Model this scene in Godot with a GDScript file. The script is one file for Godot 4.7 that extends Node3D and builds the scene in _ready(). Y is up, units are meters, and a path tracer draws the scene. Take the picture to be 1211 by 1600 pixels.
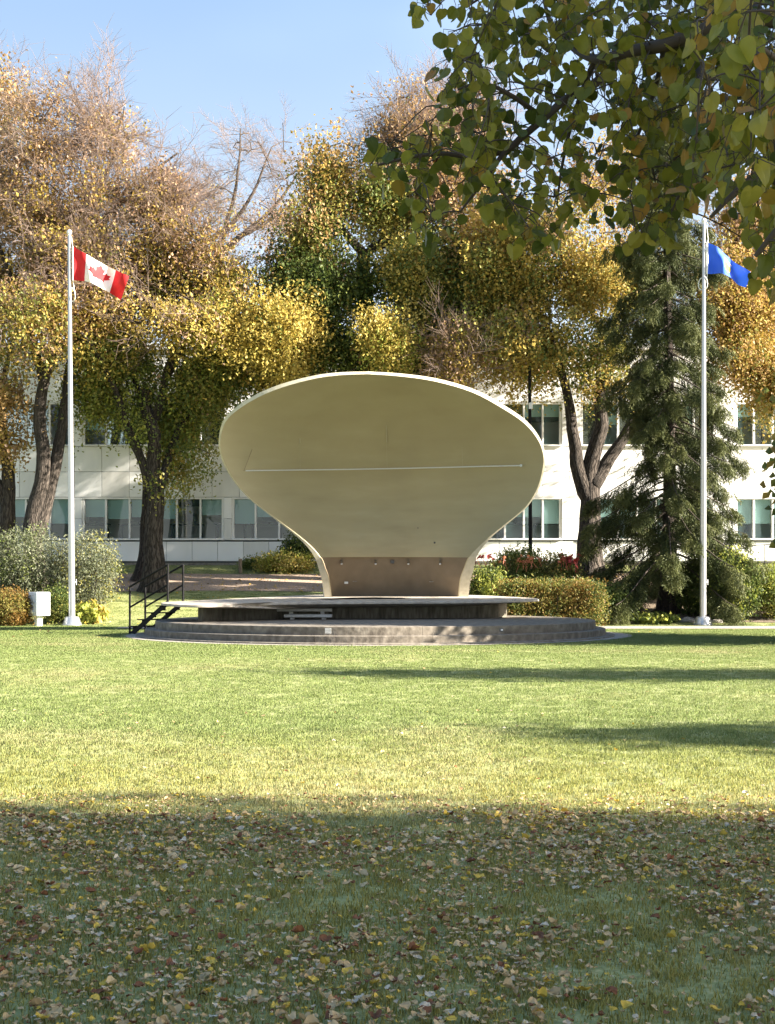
extends Node3D

# ---------------------------------------------------------------- measuring
const EYE := 1.6
const FOCAL := 2350.0
const ROW_HORIZON := 903.0
var rng := RandomNumberGenerator.new()
var wobble := FastNoiseLite.new()
var taken := {}

func at(px: float, py: float, d: float) -> Vector3:
	return Vector3((px - 605.5) / FOCAL * d, EYE + (ROW_HORIZON - py) / FOCAL * d, -d)

func ground_y(z: float) -> float:
	var d := -z
	if d < 49.6:
		return 0.0
	if d < 52.0:
		var t := (d - 49.6) / 2.4
		return 0.22 * t * t
	return minf(0.22 + 0.183 * (d - 52.0), 2.12)

func on_ground(px: float, d: float, lift := 0.0) -> Vector3:
	return Vector3((px - 605.5) / FOCAL * d, ground_y(-d) + lift, -d)

func rf(a: float, b: float) -> float:
	return rng.randf_range(a, b)

func lin(r: float, g: float, b: float) -> Color:
	return Color(r, g, b).linear_to_srgb()

# ---------------------------------------------------------------- geometry
class Geo:
	var v := PackedVector3Array()
	var n := PackedVector3Array()
	var t := PackedVector2Array()
	var c := PackedColorArray()
	var i := PackedInt32Array()
	var col := Color.WHITE
	func put(p: Vector3, nn: Vector3, uv := Vector2.ZERO) -> int:
		v.append(p); n.append(nn); t.append(uv); c.append(col)
		return v.size() - 1
	func tri(a: Vector3, b: Vector3, d: Vector3) -> void:      # counter-clockwise from outside
		var nn := (b - a).cross(d - a).normalized()
		var k := put(a, nn); put(b, nn); put(d, nn)
		i.append_array(PackedInt32Array([k, k + 2, k + 1]))
	func quad(a: Vector3, b: Vector3, d: Vector3, e: Vector3) -> void:
		var nn := (d - a).cross(e - b).normalized()
		var k := put(a, nn, Vector2(0, 0)); put(b, nn, Vector2(1, 0)); put(d, nn, Vector2(1, 1)); put(e, nn, Vector2(0, 1))
		i.append_array(PackedInt32Array([k, k + 2, k + 1, k, k + 3, k + 2]))
	func box(mid: Vector3, size: Vector3, turn := Basis.IDENTITY, bevel := 0.0) -> void:
		var h := size * 0.5
		var b := minf(bevel, minf(h.x, minf(h.y, h.z)) * 0.9)
		for axis in 3:
			for s in [-1.0, 1.0]:
				var u := (axis + 1) % 3
				var w := (axis + 2) % 3
				var q: Array[Vector3] = []
				for k in [[-1.0, -1.0], [1.0, -1.0], [1.0, 1.0], [-1.0, 1.0]]:
					var p := Vector3.ZERO
					p[axis] = s * h[axis]
					p[u] = k[0] * (h[u] - b)
					p[w] = k[1] * (h[w] - b)
					q.append(mid + turn * p)
				if s > 0:
					quad(q[0], q[1], q[2], q[3])
				else:
					quad(q[3], q[2], q[1], q[0])
		if b <= 0.0:
			return
		for axis in 3:
			var u := (axis + 1) % 3
			var w := (axis + 2) % 3
			for su in [-1.0, 1.0]:
				for sw in [-1.0, 1.0]:
					var q: Array[Vector3] = []
					for k in [[-1.0, 0], [1.0, 0], [1.0, 1], [-1.0, 1]]:
						var p := Vector3.ZERO
						p[axis] = k[0] * (h[axis] - b)
						p[u] = su * (h[u] - (0.0 if k[1] == 0 else b))
						p[w] = sw * (h[w] - (b if k[1] == 0 else 0.0))
						q.append(mid + turn * p)
					if su * sw > 0:
						quad(q[3], q[2], q[1], q[0])
					else:
						quad(q[0], q[1], q[2], q[3])
		for sx in [-1.0, 1.0]:
			for sy in [-1.0, 1.0]:
				for sz in [-1.0, 1.0]:
					var a := mid + turn * Vector3(sx * h.x, sy * (h.y - b), sz * (h.z - b))
					var e := mid + turn * Vector3(sx * (h.x - b), sy * h.y, sz * (h.z - b))
					var f := mid + turn * Vector3(sx * (h.x - b), sy * (h.y - b), sz * h.z)
					if sx * sy * sz > 0:
						tri(a, e, f)
					else:
						tri(a, f, e)
	func tube(pts: Array, radii: Array, sides := 8, caps := true) -> void:
		var m := pts.size()
		if m < 2:
			return
		var side := Vector3.UP.cross(pts[1] - pts[0])
		if side.length() < 0.001:
			side = Vector3.RIGHT
		side = side.normalized()
		var first := v.size()
		var along := 0.0
		for k in m:
			var dir: Vector3 = (pts[mini(k + 1, m - 1)] - pts[maxi(k - 1, 0)]).normalized()
			side = (side - dir * side.dot(dir))
			side = side.normalized() if side.length() > 1e-4 else dir.cross(Vector3(0.3, 0.5, 0.8)).normalized()
			var up := dir.cross(side)
			if k > 0:
				along += pts[k].distance_to(pts[k - 1])
			for j in sides + 1:
				var a := TAU * j / sides
				var o := side * cos(a) + up * sin(a)
				put(pts[k] + o * float(radii[k]), o, Vector2(float(j) / sides, along))
		for k in m - 1:
			for j in sides:
				var a := first + k * (sides + 1) + j
				var b := a + sides + 1
				i.append_array(PackedInt32Array([a, b, a + 1, a + 1, b, b + 1]))
		if caps:
			for e in [0, m - 1]:
				var dir: Vector3 = (pts[0] - pts[1]).normalized() if e == 0 else (pts[m - 1] - pts[m - 2]).normalized()
				var mid := put(pts[e], dir)
				var row: int = first + e * (sides + 1)
				var start := v.size()
				for j in sides + 1:
					put(v[row + j], dir)
				for j in sides:
					if e == 0:
						i.append_array(PackedInt32Array([mid, start + j, start + j + 1]))
					else:
						i.append_array(PackedInt32Array([mid, start + j + 1, start + j]))
	func grid(rows: Array, flip := false) -> void:          # rows of equal length; smooth normals
		var m := rows.size()
		var w: int = rows[0].size()
		var first := v.size()
		for a in m:
			for b in w:
				var du: Vector3 = rows[a][mini(b + 1, w - 1)] - rows[a][maxi(b - 1, 0)]
				var dv: Vector3 = rows[mini(a + 1, m - 1)][b] - rows[maxi(a - 1, 0)][b]
				var nn := du.cross(dv)
				if nn.length() < 1e-9:
					nn = Vector3.UP
				nn = nn.normalized() * (-1.0 if flip else 1.0)
				put(rows[a][b], nn, Vector2(float(b) / (w - 1), float(a) / (m - 1)))
		for a in m - 1:
			for b in w - 1:
				var k := first + a * w + b
				if flip:
					i.append_array(PackedInt32Array([k, k + 1, k + w + 1, k, k + w + 1, k + w]))
				else:
					i.append_array(PackedInt32Array([k, k + w + 1, k + 1, k, k + w, k + w + 1]))
	func lathe(profile: Array, segs: int, mid: Vector3, from := 0.0, to := TAU) -> void:   # profile of Vector2(radius, height), sharp at each corner
		for k in profile.size() - 1:
			var p: Vector2 = profile[k]
			var q: Vector2 = profile[k + 1]
			var e := (q - p)
			var nr := Vector2(e.y, -e.x).normalized()
			var first := v.size()
			for j in segs + 1:
				var a := lerpf(from, to, float(j) / segs)
				var o := Vector3(cos(a), 0, -sin(a))
				var nn := o * nr.x + Vector3.UP * nr.y
				put(mid + o * p.x + Vector3.UP * p.y, nn, Vector2(float(j) / segs, p.y))
				put(mid + o * q.x + Vector3.UP * q.y, nn, Vector2(float(j) / segs, q.y))
			for j in segs:
				var a := first + j * 2
				i.append_array(PackedInt32Array([a, a + 1, a + 2, a + 2, a + 1, a + 3]))
	func mesh() -> ArrayMesh:
		var arr := []
		arr.resize(Mesh.ARRAY_MAX)
		arr[Mesh.ARRAY_VERTEX] = v
		arr[Mesh.ARRAY_NORMAL] = n
		arr[Mesh.ARRAY_TEX_UV] = t
		arr[Mesh.ARRAY_COLOR] = c
		arr[Mesh.ARRAY_INDEX] = i
		var m := ArrayMesh.new()
		m.add_surface_from_arrays(Mesh.PRIMITIVE_TRIANGLES, arr)
		return m

func smooth(pts: Array, steps: int, closed := false) -> Array:   # Catmull-Rom
	var out := []
	var m := pts.size()
	var last := m if closed else m - 1
	for k in last:
		var p0 = pts[(k - 1 + m) % m] if closed else pts[maxi(k - 1, 0)]
		var p1 = pts[k]
		var p2 = pts[(k + 1) % m]
		var p3 = pts[(k + 2) % m] if closed else pts[mini(k + 2, m - 1)]
		for s in steps:
			var t := float(s) / steps
			out.append((p1 * 2.0 + (p2 - p0) * t + (p0 * 2.0 - p1 * 5.0 + p2 * 4.0 - p3) * t * t + (p1 * 3.0 - p0 - p2 * 3.0 + p3) * t * t * t) * 0.5)
	if not closed:
		out.append(pts[m - 1])
	return out

# ---------------------------------------------------------------- naming
func numbered(called: String, parent: Node) -> String:
	var key := "%d/%s" % [parent.get_instance_id(), called]
	var k: int = taken.get(key, 0)
	taken[key] = k + 1
	return called if k == 0 else "%s_%03d" % [called, k]

func tag(o: Node, label: String, category: String, group := "") -> Node:
	o.set_meta("label", label)
	o.set_meta("category", category)
	if group:
		o.set_meta("group", group)
	return o

func thing(called: String, label: String, category: String, where := Vector3.ZERO, group := "") -> Node3D:
	var o := Node3D.new()
	o.name = numbered(called, self)
	add_child(o, true)
	o.position = where
	tag(o, label, category, group)
	return o

# geometry is given in world coordinates; the part is set back by the place of its thing
func part(called: String, g, material: Material, parent: Node3D, stuff := false) -> MeshInstance3D:
	var o := MeshInstance3D.new()
	o.name = numbered(called, parent)
	o.mesh = g.mesh() if g is Geo else g
	o.material_override = material
	parent.add_child(o, true)
	var from := Vector3.ZERO
	var p: Node = parent
	while p != self and p is Node3D:
		from += p.position
		p = p.get_parent()
	o.position = -from
	if stuff:
		o.set_meta("kind", "stuff")
	return o

func structure(called: String, g: Geo, material: Material) -> MeshInstance3D:
	var o := part(called, g, material, self)
	o.set_meta("kind", "structure")
	return o

func scatter(called: String, mesh: Mesh, material: Material, places: Array, tints: PackedColorArray, parent: Node3D) -> MultiMeshInstance3D:
	var o := MultiMeshInstance3D.new()
	o.name = numbered(called, parent)
	var m := MultiMesh.new()
	m.transform_format = MultiMesh.TRANSFORM_3D
	m.use_colors = true
	m.mesh = mesh
	m.instance_count = places.size()
	for k in places.size():
		m.set_instance_transform(k, places[k])
		m.set_instance_color(k, tints[k])
	o.multimesh = m
	o.material_override = material
	o.set_meta("kind", "stuff")
	parent.add_child(o, true)
	if parent != self:
		o.position = -parent.position
	return o

# ---------------------------------------------------------------- materials
func noise_image(size: int, freq: float, octaves: int, sd: int, kind := FastNoiseLite.TYPE_SIMPLEX_SMOOTH) -> Image:
	var f := FastNoiseLite.new()
	f.seed = sd
	f.noise_type = kind
	f.frequency = freq
	f.fractal_octaves = octaves
	return f.get_seamless_image(size, size)

func ramp_texture(src: Image, stops: Array) -> ImageTexture:   # stops: [value, linear Color]
	var w := src.get_width()
	var h := src.get_height()
	var lut: Array[Color] = []
	for k in 256:
		var x := k / 255.0
		var c: Color = stops[0][1]
		for s in stops.size() - 1:
			if x >= stops[s][0]:
				var t := clampf((x - stops[s][0]) / maxf(stops[s + 1][0] - stops[s][0], 1e-4), 0, 1)
				c = (stops[s][1] as Color).lerp(stops[s + 1][1], t)
		lut.append(c.linear_to_srgb())
	var im := Image.create_empty(w, h, false, Image.FORMAT_RGB8)
	for y in h:
		for x in w:
			im.set_pixel(x, y, lut[int(src.get_pixel(x, y).r * 255.0)])
	return ImageTexture.create_from_image(im)

func plain(r: float, g: float, b: float, rough := 0.8, metal := 0.0) -> StandardMaterial3D:
	var m := StandardMaterial3D.new()
	m.albedo_color = lin(r, g, b)
	m.roughness = rough
	m.metallic = metal
	return m

func tri_mat(tex: Texture2D, scale: Vector3, rough := 0.85, height: Texture2D = null, depth := 1.0) -> StandardMaterial3D:
	var m := StandardMaterial3D.new()
	m.albedo_texture = tex
	m.roughness = rough
	m.uv1_triplanar = true
	m.uv1_world_triplanar = true
	m.uv1_scale = scale
	if height:
		m.heightmap_enabled = true
		m.heightmap_texture = height
		m.heightmap_scale = depth
	return m

func leaf_mat(back: float, rough := 0.55) -> StandardMaterial3D:
	var m := StandardMaterial3D.new()
	m.vertex_color_use_as_albedo = true
	m.roughness = rough
	m.metallic_specular = 0.35
	m.cull_mode = BaseMaterial3D.CULL_DISABLED
	if back > 0.0:
		m.backlight_enabled = true
		m.backlight = Color(back, back, back).linear_to_srgb()
	return m

var M := {}

func make_materials() -> void:
	var fine := noise_image(512, 0.02, 5, 11)
	var fine2 := noise_image(512, 0.035, 4, 23)
	var broad := noise_image(512, 0.008, 4, 5)
	var cell := noise_image(512, 0.03, 2, 8, FastNoiseLite.TYPE_CELLULAR)
	var h_fine := ImageTexture.create_from_image(fine2)
	# cream painted concrete of the shell
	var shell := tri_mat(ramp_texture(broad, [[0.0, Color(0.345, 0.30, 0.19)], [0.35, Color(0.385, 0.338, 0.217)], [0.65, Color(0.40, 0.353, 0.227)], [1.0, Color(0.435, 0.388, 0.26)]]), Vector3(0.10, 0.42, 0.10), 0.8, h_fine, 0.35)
	M.shell = shell
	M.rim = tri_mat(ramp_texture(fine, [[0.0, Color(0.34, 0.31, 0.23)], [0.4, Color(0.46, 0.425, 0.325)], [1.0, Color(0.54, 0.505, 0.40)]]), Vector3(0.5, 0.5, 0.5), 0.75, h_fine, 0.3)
	M.brown = tri_mat(ramp_texture(broad, [[0.0, Color(0.175, 0.13, 0.085)], [0.5, Color(0.205, 0.155, 0.103)], [1.0, Color(0.245, 0.19, 0.13)]]), Vector3(0.35, 0.35, 0.35), 0.75, h_fine, 0.2)
	M.deck = tri_mat(ramp_texture(fine, [[0.0, Color(0.24, 0.20, 0.165)], [0.4, Color(0.34, 0.30, 0.255)], [0.75, Color(0.42, 0.38, 0.335)], [1.0, Color(0.52, 0.48, 0.43)]]), Vector3(0.35, 0.25, 0.35), 0.85, h_fine, 0.4)
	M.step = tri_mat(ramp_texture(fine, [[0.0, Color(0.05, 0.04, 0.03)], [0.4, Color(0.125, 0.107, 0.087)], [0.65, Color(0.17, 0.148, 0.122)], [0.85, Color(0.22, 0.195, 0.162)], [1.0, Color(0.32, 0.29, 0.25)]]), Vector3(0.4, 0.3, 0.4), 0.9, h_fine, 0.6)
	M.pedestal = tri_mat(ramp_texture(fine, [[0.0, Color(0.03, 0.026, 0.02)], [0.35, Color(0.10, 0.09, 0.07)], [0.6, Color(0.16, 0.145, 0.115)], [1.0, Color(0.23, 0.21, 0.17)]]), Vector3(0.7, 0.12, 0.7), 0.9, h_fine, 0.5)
	M.paving = tri_mat(ramp_texture(fine, [[0.0, Color(0.15, 0.13, 0.11)], [0.5, Color(0.26, 0.235, 0.205)], [1.0, Color(0.34, 0.31, 0.28)]]), Vector3(0.5, 0.5, 0.5), 0.9, h_fine, 0.4)
	M.walk = tri_mat(ramp_texture(fine2, [[0.0, Color(0.15, 0.10, 0.07)], [0.45, Color(0.28, 0.205, 0.155)], [0.7, Color(0.36, 0.275, 0.21)], [1.0, Color(0.44, 0.34, 0.24)]]), Vector3(0.6, 0.6, 0.6), 0.95, h_fine, 0.8)
	M.dirt = tri_mat(ramp_texture(fine2, [[0.0, Color(0.05, 0.035, 0.022)], [0.5, Color(0.12, 0.088, 0.06)], [1.0, Color(0.21, 0.165, 0.12)]]), Vector3(0.9, 0.9, 0.9), 0.95, h_fine, 1.5)
	# lawn under the blades
	var lawn := tri_mat(ramp_texture(noise_image(1024, 0.05, 4, 31), [[0.0, Color(0.14, 0.125, 0.045)], [0.4, Color(0.20, 0.225, 0.075)], [0.7, Color(0.27, 0.285, 0.115)], [1.0, Color(0.42, 0.36, 0.18)]]), Vector3(0.33, 0.33, 0.33), 0.9, h_fine, 2.0)
	M.lawn = lawn
	M.blade = leaf_mat(0.6, 0.6)
	M.blade.rim_enabled = false
	M.litter = leaf_mat(0.25, 0.7)
	M.leaves = leaf_mat(0.75, 0.5)
	M.near_leaf = leaf_mat(0.8, 0.42)
	M.needles = leaf_mat(0.15, 0.6)
	M.twig = plain(0.18, 0.13, 0.108, 0.85)
	M.dark_twig = plain(0.045, 0.033, 0.026, 0.85)
	var bark_src := Image.create_empty(256, 512, false, Image.FORMAT_L8)
	var bf := FastNoiseLite.new()
	bf.seed = 77
	bf.frequency = 0.018
	bf.fractal_octaves = 4
	for y in 512:
		for x in 256:
			var a := TAU * x / 256.0
			var b := TAU * y / 512.0
			var warp := bf.get_noise_3d(40.0 * cos(b), 40.0 * sin(b), 100.0 + 10.0 * cos(a)) * 18.0
			var s := bf.get_noise_3d(70.0 * cos(a) + warp, 70.0 * sin(a) + warp, 28.0 * sin(b)) + 0.6 * bf.get_noise_3d(170.0 * cos(a) + warp, 170.0 * sin(a), 60.0 * cos(b))
			var r := 1.0 - absf(s) * 2.6
			bark_src.set_pixel(x, y, Color(clampf(1.0 - r, 0, 1), 0, 0))
	var bark := StandardMaterial3D.new()
	bark.albedo_texture = ramp_texture(bark_src, [[0.0, Color(0.010, 0.007, 0.005)], [0.3, Color(0.023, 0.017, 0.013)], [0.7, Color(0.045, 0.035, 0.028)], [1.0, Color(0.075, 0.061, 0.05)]])
	bark.heightmap_enabled = true
	bark.heightmap_texture = ImageTexture.create_from_image(bark_src)
	bark.heightmap_scale = 4.0
	bark.uv1_scale = Vector3(2, 0.55, 1)
	bark.roughness = 0.95
	M.bark = bark
	var spruce_bark: StandardMaterial3D = bark.duplicate()
	spruce_bark.albedo_color = Color(0.85, 0.8, 0.8)
	M.spruce_bark = spruce_bark
	M.black = plain(0.010, 0.010, 0.011, 0.65, 0.0)
	M.black.metallic_specular = 0.25
	M.pole = plain(0.46, 0.465, 0.48, 0.36, 0.75)
	M.white_metal = plain(0.70, 0.72, 0.75, 0.4)
	M.cabinet = plain(0.60, 0.64, 0.70, 0.5)
	M.rope = plain(0.75, 0.75, 0.73, 0.8)
	M.panel = tri_mat(ramp_texture(broad, [[0.0, Color(0.79, 0.80, 0.82)], [0.5, Color(0.83, 0.84, 0.86)], [1.0, Color(0.86, 0.87, 0.89)]]), Vector3(0.2, 0.12, 0.2), 0.45)
	M.panel_grey = tri_mat(ramp_texture(broad, [[0.0, Color(0.62, 0.62, 0.62)], [0.5, Color(0.70, 0.70, 0.695)], [1.0, Color(0.76, 0.76, 0.755)]]), Vector3(0.25, 0.1, 0.25), 0.45)
	M.backing = plain(0.10, 0.10, 0.10, 0.9)
	M.frame = plain(0.74, 0.745, 0.75, 0.4)
	var glass := StandardMaterial3D.new()
	glass.albedo_color = Color(0.42, 0.55, 0.55, 0.16)
	glass.transparency = BaseMaterial3D.TRANSPARENCY_ALPHA
	glass.roughness = 0.02
	glass.metallic = 0.0
	glass.metallic_specular = 0.7
	M.glass = glass
	var coated := plain(0.34, 0.40, 0.38, 0.03, 0.9)
	M.coated_glass = coated
	M.blind = plain(0.25, 0.42, 0.42, 0.8)
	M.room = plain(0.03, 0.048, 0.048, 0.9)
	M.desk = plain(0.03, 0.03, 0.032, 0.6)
	M.bench = tri_mat(ramp_texture(fine, [[0.0, Color(0.36, 0.35, 0.33)], [0.5, Color(0.52, 0.51, 0.49)], [1.0, Color(0.64, 0.63, 0.60)]]), Vector3(0.5, 2.0, 2.0), 0.85, h_fine, 0.2)
	M.rock = tri_mat(ramp_texture(fine, [[0.0, Color(0.12, 0.11, 0.10)], [1.0, Color(0.42, 0.39, 0.35)]]), Vector3(1, 1, 1), 0.9, h_fine, 1.0)
	M.red = plain(0.36, 0.045, 0.04, 0.6)
	M.salmon = plain(0.62, 0.22, 0.12, 0.6)
	M.post = plain(0.16, 0.125, 0.085, 0.85)

# ---------------------------------------------------------------- palettes (linear)
func tint(kind: String) -> Color:
	var a := Color.WHITE
	var b := Color.WHITE
	var k := rng.randf()
	match kind:
		"green":
			a = Color(0.085, 0.125, 0.03); b = Color(0.19, 0.22, 0.06)
		"dark_green":
			a = Color(0.040, 0.070, 0.018); b = Color(0.095, 0.125, 0.03)
		"olive":
			a = Color(0.14, 0.165, 0.04); b = Color(0.34, 0.30, 0.08)
		"yellow":
			a = Color(0.36, 0.27, 0.055); b = Color(0.60, 0.48, 0.14)
		"gold":
			a = Color(0.30, 0.21, 0.05); b = Color(0.52, 0.38, 0.10)
		"orange":
			a = Color(0.33, 0.20, 0.08); b = Color(0.54, 0.36, 0.16)
		"pink":
			a = Color(0.29, 0.19, 0.13); b = Color(0.47, 0.31, 0.20)
		"silver":
			a = Color(0.13, 0.155, 0.09); b = Color(0.27, 0.285, 0.19)
		"rust":
			a = Color(0.17, 0.10, 0.025); b = Color(0.30, 0.17, 0.045)
		"lime":
			a = Color(0.22, 0.27, 0.05); b = Color(0.42, 0.42, 0.09)
		"hedge":
			a = Color(0.14, 0.13, 0.035); b = Color(0.34, 0.24, 0.08)
		"spruce":
			a = Color(0.024, 0.036, 0.015); b = Color(0.078, 0.095, 0.033)
		"straw":
			a = Color(0.40, 0.36, 0.12); b = Color(0.58, 0.50, 0.22)
	var c := a.lerp(b, k)
	return c

func mixed(list: Array) -> Color:
	return tint(list[rng.randi() % list.size()])

# ---------------------------------------------------------------- leaf shapes
func leaf_clump(count: int, size: float, reach: float, long := 1.5) -> ArrayMesh:
	var g := Geo.new()
	for k in count:
		var p := Vector3(rng.randfn(), rng.randfn(), rng.randfn()) * reach * 0.55
		var b := Basis.from_euler(Vector3(rf(-1.3, 1.3), rf(0, TAU), rf(-0.9, 0.9)))
		var s := size * rf(0.7, 1.25)
		var sh := rf(0.72, 1.22)
		g.col = Color(sh * rf(0.93, 1.07), sh, sh * rf(0.85, 1.1))
		var w := s * 0.5
		var l := s * long * 0.5
		var a := p + b * Vector3(0, -l, 0)
		var e := p + b * Vector3(0, l, -0.10 * s)
		var m1 := p + b * Vector3(-w, -0.1 * l, 0.16 * s)
		var m2 := p + b * Vector3(w, -0.1 * l, 0.16 * s)
		var nn := (b * Vector3(0, 0, 1)).normalized()
		var n1 := (nn + b * Vector3(0.35, 0, 0)).normalized()
		var n2 := (nn - b * Vector3(0.35, 0, 0)).normalized()
		var i0 := g.put(a, n1); g.put(e, n1); g.put(m1, n1)
		var i1 := g.put(a, n2); g.put(m2, n2); g.put(e, n2)
		g.i.append_array(PackedInt32Array([i0, i0 + 2, i0 + 1, i1, i1 + 2, i1 + 1]))
	return g.mesh()

func twig_spray(length: float, count: int, droop: float, thick: float) -> ArrayMesh:
	var g := Geo.new()
	var spine := []
	for k in 5:
		var t := k / 4.0
		spine.append(Vector3(sin(t * 2.0) * 0.05, -droop * t * t * length, t * length))
	g.tube(spine, [thick * 1.6, thick * 1.4, thick * 1.1, thick * 0.8, thick * 0.4], 3, false)
	for k in count:
		var t := rf(0.1, 0.95)
		var o := Vector3(0, -droop * t * t * length, t * length)
		var dir := Vector3(rf(-1, 1), rf(-0.8, 0.8) - droop * 0.6, rf(0.2, 1.2)).normalized()
		var l := length * rf(0.25, 0.6) * (1.1 - t * 0.5)
		var mid := o + dir * l * 0.5
		var tip := mid + (dir + Vector3(rf(-0.4, 0.4), rf(-0.3, 0.3) - droop, rf(-0.2, 0.4))).normalized() * l * 0.5
		g.tube([o, mid, tip], [thick * 0.9, thick * 0.7, thick * 0.4], 3, false)
	return g.mesh()

func needle_spray(length: float) -> ArrayMesh:
	var g := Geo.new()
	var shoots := [[Vector3.ZERO, Vector3(0, -0.35, 1).normalized(), length]]
	for k in 9:
		var t := rf(0.08, 0.9)
		var side := -1.0 if k % 2 == 0 else 1.0
		shoots.append([Vector3(0, -0.35 * t * length * 0.9, t * length * 0.94), Vector3(side * rf(0.5, 1.0), rf(-0.9, -0.1), rf(0.5, 1.0)).normalized(), length * rf(0.25, 0.5) * (1.15 - t * 0.6)])
	for s in shoots:
		var n: int = int(14 * s[2] / length) + 5
		var ax: Vector3 = s[1]
		var u := ax.cross(Vector3(0.2, 1, 0.1)).normalized()
		var w := ax.cross(u)
		for k in n:
			var t := (k + rng.randf()) / n
			var p: Vector3 = s[0] + ax * (t * s[2]) + Vector3(0, -0.12 * t * t * s[2], 0)
			var ang := rf(0, TAU)
			var dir := (ax * rf(0.7, 1.1) + (u * cos(ang) + w * sin(ang)) * 0.8).normalized()
			var ln := rf(0.055, 0.085)
			var wide := dir.cross(ax).normalized() * 0.012
			var sh := rf(0.7, 1.0) + 0.5 * t
			g.col = Color(sh * 1.05, sh, sh * 0.9)
			g.tri(p - wide, p + wide, p + dir * ln)
	return g.mesh()

# ---------------------------------------------------------------- trees
class Skeleton:
	var pos: Array[Vector3] = []
	var up: PackedInt32Array = PackedInt32Array()
	var set_r: PackedFloat32Array = PackedFloat32Array()
	var rad: PackedFloat32Array = PackedFloat32Array()
	func node(p: Vector3, parent: int, r := 0.0) -> int:
		pos.append(p); up.append(parent); set_r.append(r)
		return pos.size() - 1
	func near(p: Vector3) -> int:
		var best := 0
		var cost := 1e9
		for k in pos.size():
			var q := pos[k]
			var c := q.distance_to(p) + maxf(0.0, q.y - p.y) * 0.9
			if c < cost:
				cost = c
				best = k
		return best
	func finish(tip: float, expo: float) -> void:
		var acc := PackedFloat32Array()
		acc.resize(pos.size())
		var kids := PackedInt32Array()
		kids.resize(pos.size())
		for k in up.size():
			if up[k] >= 0:
				kids[up[k]] += 1
		rad.resize(pos.size())
		for k in range(pos.size() - 1, -1, -1):
			if kids[k] == 0:
				acc[k] = pow(tip, expo)
			rad[k] = maxf(set_r[k], pow(acc[k], 1.0 / expo))
			if up[k] >= 0:
				acc[up[k]] += pow(rad[k], expo) if set_r[k] == 0.0 else 0.0

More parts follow.
